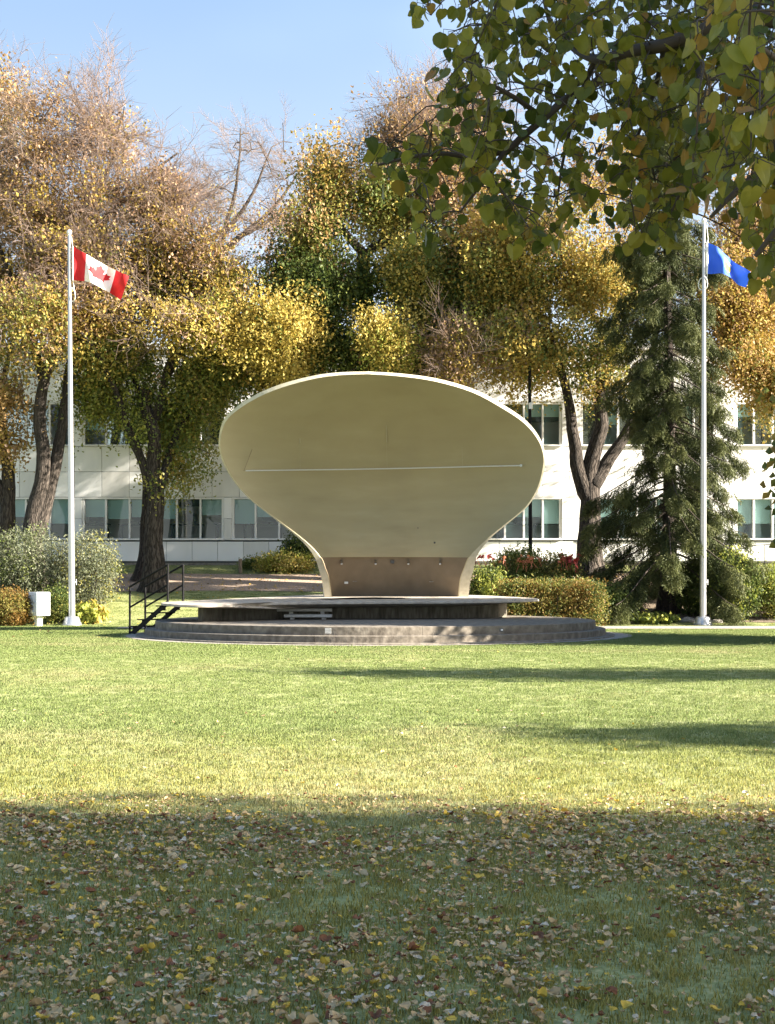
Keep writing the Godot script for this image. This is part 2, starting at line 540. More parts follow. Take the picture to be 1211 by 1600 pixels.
func grow_tree(o: Node3D, limbs: Array, blobs: Array, opt := {}) -> void:
	# limbs: [points (Vector3), first radius, last radius]; the first is the trunk. blobs: [middle, reach (Vector3), attractors, leaf tints, leaf clumps per attractor, twig sprays per attractor]
	var sk := Skeleton.new()
	for li in limbs.size():
		var l: Array = limbs[li]
		var pts := smooth(l[0], 5)
		var parent := -1
		if li > 0:
			var best := 1e9
			for k in sk.pos.size():
				var dd := sk.pos[k].distance_to(pts[0])
				if dd < best:
					best = dd
					parent = k
		for k in pts.size():
			var t := float(k) / (pts.size() - 1)
			var r: float = lerpf(l[1], l[2], pow(t, 0.8))
			if li == 0 and opt.get("flare", true):
				r *= 1.0 + 0.55 * exp(-t * 14.0)
			var wob := Vector3(wobble.get_noise_2d(k * 3.5, li * 40.0), 0, wobble.get_noise_2d(k * 3.5, li * 40.0 + 500.0)) * 0.22 * minf(1.0, t * 4.0)
			parent = sk.node(pts[k] + wob * float(opt.get("wobble", 1.0)), parent, r)
	var main_count := sk.pos.size()
	var seeds := []
	for b in blobs:
		for k in int(b[2] * 1.25):
			var p := Vector3(rng.randfn(), rng.randfn(), rng.randfn()).normalized() * pow(rng.randf(), 0.5) * (1.0 + 0.2 * rng.randfn())
			p *= 1.0 + 0.6 * wobble.get_noise_3d(p.normalized().x * 45.0 + b[0].x * 50.0, p.normalized().y * 45.0 + b[0].y * 50.0, p.normalized().z * 45.0)
			var w: Vector3 = b[0] + Vector3(p.x * b[1].x, p.y * b[1].y, p.z * b[1].z)
			if wobble.get_noise_3d(w.x * 19.0, w.y * 19.0, w.z * 19.0) < float(opt.get("gaps", -0.02)) + rf(-0.08, 0.08):
				continue
			seeds.append([b[0] + Vector3(p.x * b[1].x, p.y * b[1].y, p.z * b[1].z), b])
	var order := []
	for s in seeds:
		var best := 1e9
		for k in range(0, main_count, 2):
			best = minf(best, sk.pos[k].distance_to(s[0]))
		order.append([best, s])
	order.sort_custom(func(x, y): return x[0] < y[0])
	var leaf_at := []
	var leaf_tint := PackedColorArray()
	var twig_at := []
	var twig_tint := PackedColorArray()
	var leaf_scale: float = opt.get("leaf_scale", 1.0)
	var spread: float = opt.get("spread", 0.42)
	var lean: float = opt.get("twig_up", 0.3)
	for e in order:
		var p: Vector3 = e[1][0]
		var b: Array = e[1][1]
		var from := sk.near(p)
		var q := sk.pos[from]
		var far := q.distance_to(p)
		var bend := Vector3(rf(-0.12, 0.12), 0.14, rf(-0.12, 0.12)) * far
		var parent := from
		var steps := clampi(int(far / 0.55), 2, 8)
		for k in range(1, steps + 1):
			var t := float(k) / steps
			parent = sk.node(q.lerp(p, t) + bend * (4.0 * t * (1.0 - t)) + Vector3(rf(-0.05, 0.05), rf(-0.05, 0.05), rf(-0.05, 0.05)), parent)
		var patch := wobble.get_noise_3d(p.x * 14.0, p.y * 14.0, p.z * 14.0)
		var tints: Array = b[3] if rng.randf() < 0.8 else blobs[rng.randi() % blobs.size()][3]
		for k in int(b[4] * (0.66 if b[5] < 6 else 0.75)):
			var t := pow(rng.randf(), 0.6)
			var c := q.lerp(p, maxf(t, 1.0 - 1.2 / maxf(far, 1.2))) + bend * 0.3 + Vector3(rng.randfn(), rng.randfn() * 0.9 - 0.25, rng.randfn()) * spread * (1.0 + 0.5 * rng.randf() * rng.randf())
			var s := rf(0.8, 1.25) * leaf_scale
			leaf_at.append(Transform3D(Basis.from_euler(Vector3(rf(-0.5, 0.5), rf(0, TAU), rf(-0.5, 0.5))).scaled(Vector3(s, s, s)), c))
			var pick := clampf(0.5 + patch * 0.9 + rf(-0.3, 0.3), 0.0, 0.999)
			var tc := tint(tints[int(pick * tints.size())])
			leaf_tint.append(tc)
		for k in int(b[5] * 0.22):
			var t := rf(0.25, 1.0)
			var c := q.lerp(p, t) + bend * (4.0 * t * (1.0 - t)) + Vector3(rng.randfn(), rng.randfn(), rng.randfn()) * spread * 0.25
			var dir := ((p - q).normalized() * 1.2 + Vector3(rf(-1, 1), lean + rf(-0.5, 0.5), rf(-1, 1)) * 0.42).normalized()
			var s := rf(0.7, 1.35)
			twig_at.append(Transform3D(Basis.looking_at(-dir, Vector3(0.05, 1, 0.02)).rotated(dir, rf(-0.5, 0.5)).scaled(Vector3(s, s, s)), c))
			var sh := rf(0.8, 1.2)
			twig_tint.append(Color(sh, sh, sh))
	sk.finish(opt.get("tip", 0.018), 2.35)
	var g := Geo.new()
	var thin := Geo.new()
	var heir := PackedInt32Array()
	heir.resize(sk.pos.size())
	heir.fill(-1)
	for k in range(sk.pos.size()):
		var u := sk.up[k]
		if u >= 0 and (heir[u] < 0 or sk.rad[k] > sk.rad[heir[u]]):
			heir[u] = k
	for k in sk.pos.size():
		var u := sk.up[k]
		if u >= 0 and heir[u] == k:
			continue
		var pts := []
		var rr := []
		if u >= 0:
			pts.append(sk.pos[u]); rr.append(minf(sk.rad[u] * 0.8, sk.rad[k] * 1.15))
		var w := k
		while w >= 0:
			pts.append(sk.pos[w]); rr.append(sk.rad[w])
			w = heir[w]
		if rr.size() > 1:
			var big: float = rr[1]
			if k < main_count:
				g.tube(pts, rr, 14 if big > 0.2 else 9, true)
			else:
				thin.tube(pts, rr, 6 if big > 0.05 else 4, false)
	part("trunk", g, opt.get("bark", M.bark), o)
	if thin.v.size():
		part("branches", thin, opt.get("bark", M.bark), o, true)
	if leaf_at.size():
		scatter("crown", opt.clump, opt.get("leaf_material", M.leaves), leaf_at, leaf_tint, o)
	if twig_at.size():
		scatter("twigs", opt.spray, M.twig, twig_at, twig_tint, o)

func limb(list: Array, r0: float, r1: float) -> Array:    # list of [px, py, d]
	var pts := []
	for p in list:
		pts.append(at(p[0], p[1], p[2]))
	return [pts, r0, r1]

func blob(px: float, py: float, d: float, rx: float, ry: float, rz: float, n: int, tints: Array, leaves: int, twigs := 0) -> Array:
	var s := d / FOCAL
	return [at(px, py, d), Vector3(rx * s, ry * s, rz), n, tints, leaves, twigs]

func shrub(called: String, label: String, category: String, mid: Vector3, size: Vector3, tints: Array, n: int, clump: Mesh, scale := 1.0, stems := 14, boxy := 0.0, group := "") -> Node3D:
	var o := thing(called, label, category, mid, group)
	var g := Geo.new()
	for k in stems:
		var a := rf(0, TAU)
		var r := sqrt(rng.randf())
		var tip := mid + Vector3(cos(a) * r * size.x * 0.45, size.y * rf(0.55, 0.9), sin(a) * r * size.z * 0.45)
		var foot := mid + Vector3(cos(a) * r * size.x * 0.18, -0.06, sin(a) * r * size.z * 0.18)
		var bow := foot.lerp(tip, 0.5) + Vector3(cos(a), 0.3, sin(a)) * 0.08 * size.x
		g.tube(smooth([foot, bow, tip], 4), range(9).map(func(q): return lerpf(0.022, 0.006, q / 8.0)), 5, false)
	part("stems", g, M.bark, o, true)
	var places := []
	var tints_out := PackedColorArray()
	for k in n:
		var p := Vector3(rng.randfn(), rng.randfn(), rng.randfn()).normalized() * pow(rng.randf(), 0.3)
		if boxy > 0.0:
			var q := Vector3(rf(-1, 1), rf(-1, 1), rf(-1, 1))
			var face := rng.randi() % 3
			q[face] = (1.0 if rng.randf() < 0.5 else -1.0) * rf(0.82, 1.0)
			p = p.lerp(q, boxy)
		var lump := 1.0 + 0.28 * wobble.get_noise_3d(p.x * 90.0 + mid.x * 30.0, p.y * 90.0, p.z * 90.0) * (1.0 - boxy * 0.7)
		var c := mid + Vector3(p.x * size.x * 0.5 * lump, size.y * 0.5 + p.y * size.y * 0.5 * lump, p.z * size.z * 0.5 * lump)
		if c.y < ground_y(c.z) + 0.02:
			c.y = ground_y(c.z) + rf(0.03, 0.15)
		var s := rf(0.75, 1.25) * scale
		places.append(Transform3D(Basis.from_euler(Vector3(rf(-0.6, 0.6), rf(0, TAU), rf(-0.6, 0.6))).scaled(Vector3(s, s, s)), c))
		var pick := clampf(0.5 + wobble.get_noise_3d(c.x * 40.0, c.y * 40.0, c.z * 40.0) * 0.8 + rf(-0.35, 0.35), 0, 0.999)
		tints_out.append(tint(tints[int(pick * tints.size())]))
	scatter("foliage", clump, M.leaves, places, tints_out, o)
	return o

# ---------------------------------------------------------------- the place
const SUN_SIDE := 13.0      # degrees from straight right towards the camera
const SUN_HEIGHT := 25.0

func _ready() -> void:
	rng.seed = 20241
	wobble.seed = 9
	wobble.frequency = 0.02
	wobble.fractal_octaves = 3
	# camera, sky, sun, exposure
	var cam := Camera3D.new()
	cam.name = "camera"
	cam.projection = Camera3D.PROJECTION_FRUSTUM
	cam.near = 0.1
	cam.far = 900.0
	cam.size = 0.1 * 1600.0 / FOCAL
	cam.frustum_offset = Vector2(0, 0.1 * (ROW_HORIZON - 800.0) / FOCAL)
	add_child(cam)
	cam.position = Vector3(0, EYE, 0)
	cam.current = true
	var env := Environment.new()
	env.background_mode = Environment.BG_SKY
	env.tonemap_mode = Environment.TONE_MAPPER_LINEAR
	env.tonemap_exposure = 9.5
	env.sdfgi_enabled = true
	env.ssao_enabled = true
	env.ssil_enabled = true
	var sky_mat := ProceduralSkyMaterial.new()
	sky_mat.sky_top_color = lin(0.025, 0.050, 0.092)
	sky_mat.sky_horizon_color = lin(0.185, 0.192, 0.185)
	sky_mat.sky_curve = 0.135
	sky_mat.ground_bottom_color = lin(0.07, 0.07, 0.045)
	sky_mat.ground_horizon_color = lin(0.13, 0.125, 0.10)
	sky_mat.sky_cover = wisps()
	sky_mat.sky_cover_modulate = Color(1, 0.98, 0.95, 0.30)
	sky_mat.sun_angle_max = 55.0
	sky_mat.sun_curve = 0.34
	var sky := Sky.new()
	sky.sky_material = sky_mat
	env.sky = sky
	var we := WorldEnvironment.new()
	we.name = "world_environment"
	we.environment = env
	add_child(we)
	var sun := DirectionalLight3D.new()
	sun.name = "sun"
	sun.light_energy = 1.05
	sun.light_color = Color(1.0, 0.955, 0.88)
	sun.light_angular_distance = 0.53
	sun.shadow_enabled = true
	add_child(sun)
	var az := deg_to_rad(SUN_SIDE)
	var el := deg_to_rad(SUN_HEIGHT)
	sun.basis = Basis.looking_at(-Vector3(cos(az) * cos(el), sin(el), sin(az) * cos(el)))
	make_materials()
	M.clump = leaf_clump(11, 0.096, 0.36, 1.4)
	M.clump_small = leaf_clump(12, 0.06, 0.26, 1.6)
	M.clump_tiny = leaf_clump(12, 0.042, 0.2, 2.4)
	M.clump_broad = leaf_clump(8, 0.15, 0.22, 1.35)
	M.spray = twig_spray(1.9, 15, 0.02, 0.0066)
	M.spray_hang = twig_spray(1.3, 16, 0.75, 0.0062)
	build_ground()
	build_building()
	build_stage()
	build_shell()
	build_stairs_and_bench()
	build_poles()
	build_street_things()
	build_trees()
	build_spruce()
	build_shrubs()
	build_near_linden()
	build_shade_trees()
	build_grass()
	build_litter()

func wisps() -> ImageTexture:
	var f := FastNoiseLite.new()
	f.seed = 4
	f.frequency = 1.1
	f.fractal_octaves = 5
	var im := Image.create_empty(768, 384, false, Image.FORMAT_RGBA8)
	for y in 384:
		var lat := PI * (0.5 - y / 384.0)
		for x in 768:
			var lon := TAU * x / 768.0
			var p := Vector3(cos(lat) * cos(lon), sin(lat) * 3.2, cos(lat) * sin(lon)) * 1.6
			var c := clampf(f.get_noise_3dv(p) * 1.1 + 0.28, 0.0, 1.0)
			var low := clampf(sin(lat) * 6.0, 0.0, 1.0)
			im.set_pixel(x, y, Color(0.36, 0.38, 0.42, c * c * low))
	return ImageTexture.create_from_image(im)

func build_ground() -> void:
	var g := Geo.new()
	var zs := [80.0, 30.0, 5.0, -3.0, -8.0, -14.0, -22.0, -30.0, -38.0, -44.0, -47.0]
	var z := -48.0
	while z > -64.0:
		zs.append(z)
		z -= 0.5
	zs.append_array([-66.0, -75.0, -120.0, -300.0, -700.0])
	var xs := [-600.0, -200.0, -60.0, -30.0, -22.0, -15.0, -10.0, -6.0, -3.0, 0.0, 3.0, 6.0, 10.0, 15.0, 22.0, 30.0, 60.0, 200.0, 600.0]
	var rows := []
	for zz in zs:
		var row := []
		for x in xs:
			row.append(Vector3(x, ground_y(zz), zz))
		rows.append(row)
	g.grid(rows)
	structure("lawn", g, M.lawn)
	# paved apron round the stage with its arms
	var p := Geo.new()
	var mid := Vector3(-0.334, 0.012, -42.3)
	var ring := []
	for k in 2:
		var row := []
		for j in 97:
			var a := TAU * j / 96.0
			var r: float = 5.0 if k == 0 else 7.05 + 0.12 * sin(a * 3.0 + 1.0)
			row.append(mid + Vector3(cos(a) * r, 0, -sin(a) * r))
		ring.append(row)
	p.grid(ring, true)
	structure("apron", p, M.paving)
	var w := Geo.new()
	var rows2 := []
	for k in 7:
		var dd := 46.9 + k * 0.42
		var row := []
		for j in 60:
			var x := -8.6 + j * 0.8
			var edge := 0.0 if j > 1 else (0.6 if j == 0 else 0.15)
			var d2 := lerpf(dd, 48.2, edge)
			row.append(Vector3(x, ground_y(-d2) + 0.02, -d2))
		rows2.append(row)
	w.grid(rows2)
	structure("pavement", w, M.paving)
	var wk := Geo.new()
	var rows3 := []
	for k in 9:
		var row := []
		for j in 50:
			var x := -40.0 + j * 1.7
			var d2 := 56.75 + k * 0.45 + 0.1 * sin(x * 0.7 + k)
			row.append(Vector3(x, ground_y(-d2) + 0.015, -d2))
		rows3.append(row)
	wk.grid(rows3)
	structure("path", wk, M.walk)
	var b := Geo.new()
	var rows4 := []
	for k in 7:
		var row := []
		for j in 30:
			var x := 4.6 + j * 1.0
			var d2 := 51.2 + k * 0.8 + 0.25 * sin(x * 1.3)
			row.append(Vector3(x, ground_y(-d2) + 0.012, -d2))
		rows4.append(row)
	b.grid(rows4)
	structure("planting_bed_soil", b, M.dirt)

# ---------------------------------------------------------------- office building
const WALL := 63.0
func wx(px: float) -> float:
	return (px - 605.5) / FOCAL * WALL
func wy(py: float) -> float:
	return EYE + (ROW_HORIZON - py) / FOCAL * WALL

func build_building() -> void:
	var z := -WALL
	var o := thing("office_building", "long white panelled office building with bands of tall windows behind the bandshell", "building", Vector3(0, 2.0, z - 6.0))
	var x0 := wx(-420)
	var x1 := wx(1640)
	var groups := [[-105.0, 36.3, 6], [131.0, 36.3, 6], [365.0, 36.3, 6], [703.0, 29.0, 6], [910.0, 29.0, 7], [1152.0, 29.0, 7], [1394.0, 29.0, 7]]
	var bands := [[777.0, 844.0], [628.5, 697.5]]
	# core behind the panels, slabs and room backs
	var core := Geo.new()
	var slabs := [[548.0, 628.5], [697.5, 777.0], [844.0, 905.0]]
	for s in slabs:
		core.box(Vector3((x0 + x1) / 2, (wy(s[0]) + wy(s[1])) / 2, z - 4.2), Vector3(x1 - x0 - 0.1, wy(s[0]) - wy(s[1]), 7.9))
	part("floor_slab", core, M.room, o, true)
	var back := Geo.new()
	back.box(Vector3((x0 + x1) / 2, (wy(548) + wy(905)) / 2, z - 8.3), Vector3(x1 - x0, wy(548) - wy(905), 0.25))
	for x in [x0, x1]:
		back.box(Vector3(x, (wy(548) + wy(905)) / 2, z - 4.25), Vector3(0.2, wy(548) - wy(905), 7.8))
	part("wall", back, M.panel, o)
	var roof := Geo.new()
	roof.box(Vector3((x0 + x1) / 2, wy(548) + 0.16, z - 4.2), Vector3(x1 - x0 + 0.3, 0.3, 8.6), Basis.IDENTITY, 0.03)
	part("roof", roof, M.frame, o)
	# facing panels: rows of cladding between the window bands
	var cache := {}
	var rows := [[548.6, 589.5, 43.0], [589.5, 628.3, 43.0], [697.7, 737.0, 43.0], [737.0, 776.8, 43.0], [846.0, 877.0, 40.0]]
	for r in rows:
		var px := -400.0 + (20.0 if r[2] < 43 else 0.0)
		while px < 1610.0:
			var size := Vector3(snappedf(r[2] / FOCAL * WALL - 0.016, 0.001), snappedf((r[1] - r[0]) / FOCAL * WALL - 0.016, 0.001), 0.09)
			add_panel(o, cache, Vector3(wx(px + r[2] / 2), (wy(r[0]) + wy(r[1])) / 2, z - 0.06 + rf(-0.003, 0.003)), size)
			px += r[2]
	# plinth course and its ledge
	var base := Geo.new()
	base.box(Vector3((x0 + x1) / 2, (wy(879.5) + wy(900)) / 2, z - 0.16), Vector3(x1 - x0, wy(879.5) - wy(900), 0.2))
	part("base_course", base, M.paving, o)
	var ledge := Geo.new()
	ledge.box(Vector3((x0 + x1) / 2, wy(878.2), z - 0.1), Vector3(x1 - x0, 0.06, 0.16), Basis.IDENTITY, 0.01)
	part("ledge", ledge, M.backing, o)
	# windows
	for bi in 2:
		var top := wy(bands[bi][0])
		var low := wy(bands[bi][1])
		var prev := -400.0
		for gi in groups.size():
			var q: Array = groups[gi]
			var left: float = q[0] - 3.0
			var right: float = q[0] + q[1] * q[2] + 1.0
			# pier between this window and the last
			var pw: float = left - prev
			if pw > 4.0:
				var n := int(ceil(pw / 50.0))
				for k in n:
					for h in 2:
						var size := Vector3(pw / n / FOCAL * WALL - 0.016, (top - low) / 2 - 0.016, 0.09)
						add_panel(o, cache, Vector3(wx(prev + pw / n * (k + 0.5)), lerpf(top, low, 0.25 + 0.5 * h), z - 0.06 + rf(-0.003, 0.003)), size)
			prev = right
			make_window(o, wx(left), wx(right), low, top, z, int(q[2]), bi)
		for k in 4:
			var w2 := (1610.0 - prev) / 4.0
			add_panel(o, cache, Vector3(wx(prev + w2 * (k + 0.5)), (top + low) / 2, z - 0.06), Vector3(w2 / FOCAL * WALL - 0.016, top - low - 0.016, 0.09))
	# desks and chairs seen dimly inside
	for k in 26:
		var d := Geo.new()
		var x := lerpf(x0 + 1.5, x1 - 1.5, (k + 0.5) / 26.0) + rf(-0.3, 0.3)
		var y := wy(844)
		var zz := z - rf(1.3, 2.4)
		d.box(Vector3(x, y + 0.72, zz), Vector3(1.4, 0.04, 0.7))
		d.box(Vector3(x - 0.6, y + 0.36, zz), Vector3(0.05, 0.7, 0.6))
		d.box(Vector3(x + 0.6, y + 0.36, zz), Vector3(0.05, 0.7, 0.6))
		d.box(Vector3(x + 0.1, y + 1.02, zz - 0.1), Vector3(0.6, 0.38, 0.04))
		d.box(Vector3(x + 0.1, y + 0.80, zz - 0.1), Vector3(0.06, 0.14, 0.05))
		part("desk", d, M.desk, o, true)

func add_panel(o: Node3D, cache: Dictionary, mid: Vector3, size: Vector3) -> void:
	var key := "%.3f/%.3f" % [size.x, size.y]
	if not cache.has(key):
		var g := Geo.new()
		g.box(Vector3.ZERO, size, Basis.IDENTITY, 0.008)
		cache[key] = g.mesh()
	var p := part("panel", cache[key], M.panel if rng.randf() < 0.82 else M.panel_grey, o)
	p.position = mid - o.position

func make_window(o: Node3D, x0: float, x1: float, y0: float, y1: float, z: float, panes: int, band: int) -> void:
	var g := Geo.new()
	var f := 0.075
	var zz := z - 0.15
	g.box(Vector3((x0 + x1) / 2, y1 - f / 2, zz), Vector3(x1 - x0, f, 0.26), Basis.IDENTITY, 0.006)
	g.box(Vector3((x0 + x1) / 2, y0 + f / 2, zz + 0.04), Vector3(x1 - x0, f, 0.34), Basis.IDENTITY, 0.006)
	var step := (x1 - x0) / panes
	for k in panes + 1:
		var x := clampf(x0 + step * k, x0 + 0.05, x1 - 0.05)
		g.box(Vector3(x, (y0 + y1) / 2, zz), Vector3(0.10 if k % panes == 0 else 0.075, y1 - y0 - 2 * f - 0.004, 0.2), Basis.IDENTITY, 0.006)
	var w := part("window", g, M.frame, o)
	var mids := []
	for k in panes:
		var p := Geo.new()
		var a := x0 + step * k + 0.04
		var b := x0 + step * (k + 1) - 0.04
		var tilt := rf(-0.006, 0.006)
		p.quad(Vector3(a, y0 + f, zz + tilt), Vector3(b, y0 + f, zz - tilt), Vector3(b, y1 - f, zz - tilt + rf(-0.004, 0.004)), Vector3(a, y1 - f, zz + tilt))
		var mirrored := band == 1 and rng.randf() < 0.6
		part("pane", p, M.coated_glass if mirrored else M.glass, w)
		if mirrored:
			continue
		var drop: float = (y1 - y0 - 2 * f) * ([0.45, 0.45, 0.5, 0.62, 0.4, 0.0][rng.randi() % 6] if band == 0 else [0.62, 0.62, 0.5, 0.3, 0.0, 0.62][rng.randi() % 6])
		if drop > 0.05:
			var bl := Geo.new()
			bl.box(Vector3((a + b) / 2, y1 - f - drop / 2, zz - 0.16), Vector3(b - a - 0.02, drop, 0.012))
			part("blind", bl, M.blind, w)

# ---------------------------------------------------------------- stage
const PLINTH := Vector3(-0.334, 0, -42.3)
func deck_y(z: float) -> float:
	return 1.02 - 0.018 * (46.0 + z)

func build_stage() -> void:
	var o := thing("stepped_plinth", "low round concrete plinth of two stained steps under the stage", "plinth", PLINTH)
	var curb := Geo.new()
	curb.lathe([Vector2(6.66, -0.05), Vector2(6.66, 0.035), Vector2(6.64, 0.05), Vector2(6.2, 0.05)], 128, PLINTH)
	part("curb", curb, M.step, o)
	for lv in 2:
		var r: float = [6.4, 6.13][lv]
		var y: float = [0.0, 0.215][lv]
		var n: int = [14, 12][lv]
		for k in n:
			var g := Geo.new()
			var rr := r + rf(-0.004, 0.006)
			var gap := 0.004 / r
			var a0 := TAU * (k + 0.37 * lv) / n + gap
			var a1 := TAU * (k + 1 + 0.37 * lv) / n - gap
			g.lathe([Vector2(rr, y - 0.1), Vector2(rr, y + 0.195), Vector2(rr - 0.006, y + 0.207), Vector2(rr - 0.02, y + 0.215), Vector2(rr - 0.55, y + 0.215)], 12, PLINTH, a0, a1)
			for e in [a0, a1]:
				var q := Vector3(cos(e), 0, -sin(e))
				g.quad(PLINTH + q * (rr - 0.5) + Vector3(0, y - 0.1, 0), PLINTH + q * rr + Vector3(0, y - 0.1, 0), PLINTH + q * (rr - 0.01) + Vector3(0, y + 0.212, 0), PLINTH + q * (rr - 0.5) + Vector3(0, y + 0.212, 0))
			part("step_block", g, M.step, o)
	var slab := Geo.new()
	slab.lathe([Vector2(5.585, 0.3), Vector2(5.585, 0.428), Vector2(3.0, 0.428), Vector2(0.0, 0.428)], 128, PLINTH)
	part("paved_floor", slab, M.step, o)
	var core := Geo.new()
	core.lathe([Vector2(6.36, -0.1), Vector2(6.36, 0.19), Vector2(6.1, 0.19), Vector2(6.1, 0.40), Vector2(5.5, 0.40)], 96, PLINTH)
	part("joint_fill", core, M.backing, o)
	var box := Geo.new()
	var p := at(800, 981.5, 36.65)
	var ang := atan2(p.x - PLINTH.x, p.z - PLINTH.z)
	var turn := Basis(Vector3.UP, ang)
	var c := PLINTH + turn * Vector3(0, 0.32, 6.13)
	box.box(c, Vector3(0.11, 0.085, 0.02), turn, 0.004)
	var lit := part("step_light", box, M.backing, o)
	var lens := Geo.new()
	lens.box(c + turn * Vector3(0.005, 0.0, 0.013), Vector3(0.06, 0.035, 0.008), turn, 0.002)
	part("lens", lens, M.white_metal, lit)
	# patch of new mortar, dark box on the riser
	var patch := Geo.new()
	var t2 := Basis(Vector3.UP, -0.18)
	patch.box(PLINTH + t2 * Vector3(0, 0.325, 6.12), Vector3(0.16, 0.14, 0.03), t2, 0.004)
	part("mortar_patch", patch, M.bench, o)

	var s := thing("stage", "low grey concrete stage deck overhanging a dark curved pedestal", "stage", Vector3(0, 0.43, -44.5))
	var marks := [[252, 41.2], [262, 40.3], [285, 39.6], [320, 39.4], [360, 39.9], [400, 40.9], [460, 41.5], [530, 41.8], [600, 42.0], [700, 42.3], [760, 42.7], [805, 43.2], [835, 43.9], [842, 44.4], [830, 45.2], [790, 46.6], [740, 48.0], [620, 48.8], [500, 48.3], [440, 46.8], [380, 45.0], [320, 43.3], [275, 42.1]]
	var edge := []
	for m in marks:
		edge.append(Vector3((m[0] - 605.5) / FOCAL * m[1], 0, -m[1]))
	edge = smooth(edge, 8, true)
	var mid := Vector3(-0.6, 0, -44.6)
	mid.y = deck_y(mid.z)
	var rings := []
	for spec in [[0.0, 0.0], [0.5, 0.0], [0.97, 0.0], [0.993, -0.004], [1.0, -0.018], [1.0, -0.07], [0.99, -0.08], [0.62, -0.20]]:
		var row := []
		for e in edge:
			var q: Vector3 = mid.lerp(e, spec[0])
			q.y = deck_y(q.z) + spec[1]
			row.append(q)
		row.append(row[0])
		rings.append(row)
	var top := Geo.new()
	top.grid(rings.slice(0, 3), true)
	top.grid(rings.slice(2, 5), true)
	top.grid(rings.slice(4, 6), true)
	top.grid(rings.slice(5, 8), true)
	part("deck", top, M.deck, s)
	var foot := []
	for m in [[315, 40.8], [332, 41.0], [400, 42.3], [500, 43.2], [600, 43.55], [700, 43.95], [770, 44.4], [781, 44.7], [790, 46.0], [740, 47.6], [600, 48.3], [430, 47.0], [350, 44.6], [312, 41.4]]:
		foot.append(Vector3((m[0] - 605.5) / FOCAL * m[1], 0.4, -m[1]))
	foot = smooth(foot, 4, true)
	var r0 := []
	var r1 := []
	for e in foot:
		r0.append(e)
		r1.append(Vector3(e.x, deck_y(e.z) - 0.06, e.z))
	r0.append(r0[0])
	r1.append(r1[0])
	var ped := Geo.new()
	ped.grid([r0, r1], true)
	part("pedestal", ped, M.pedestal, s)

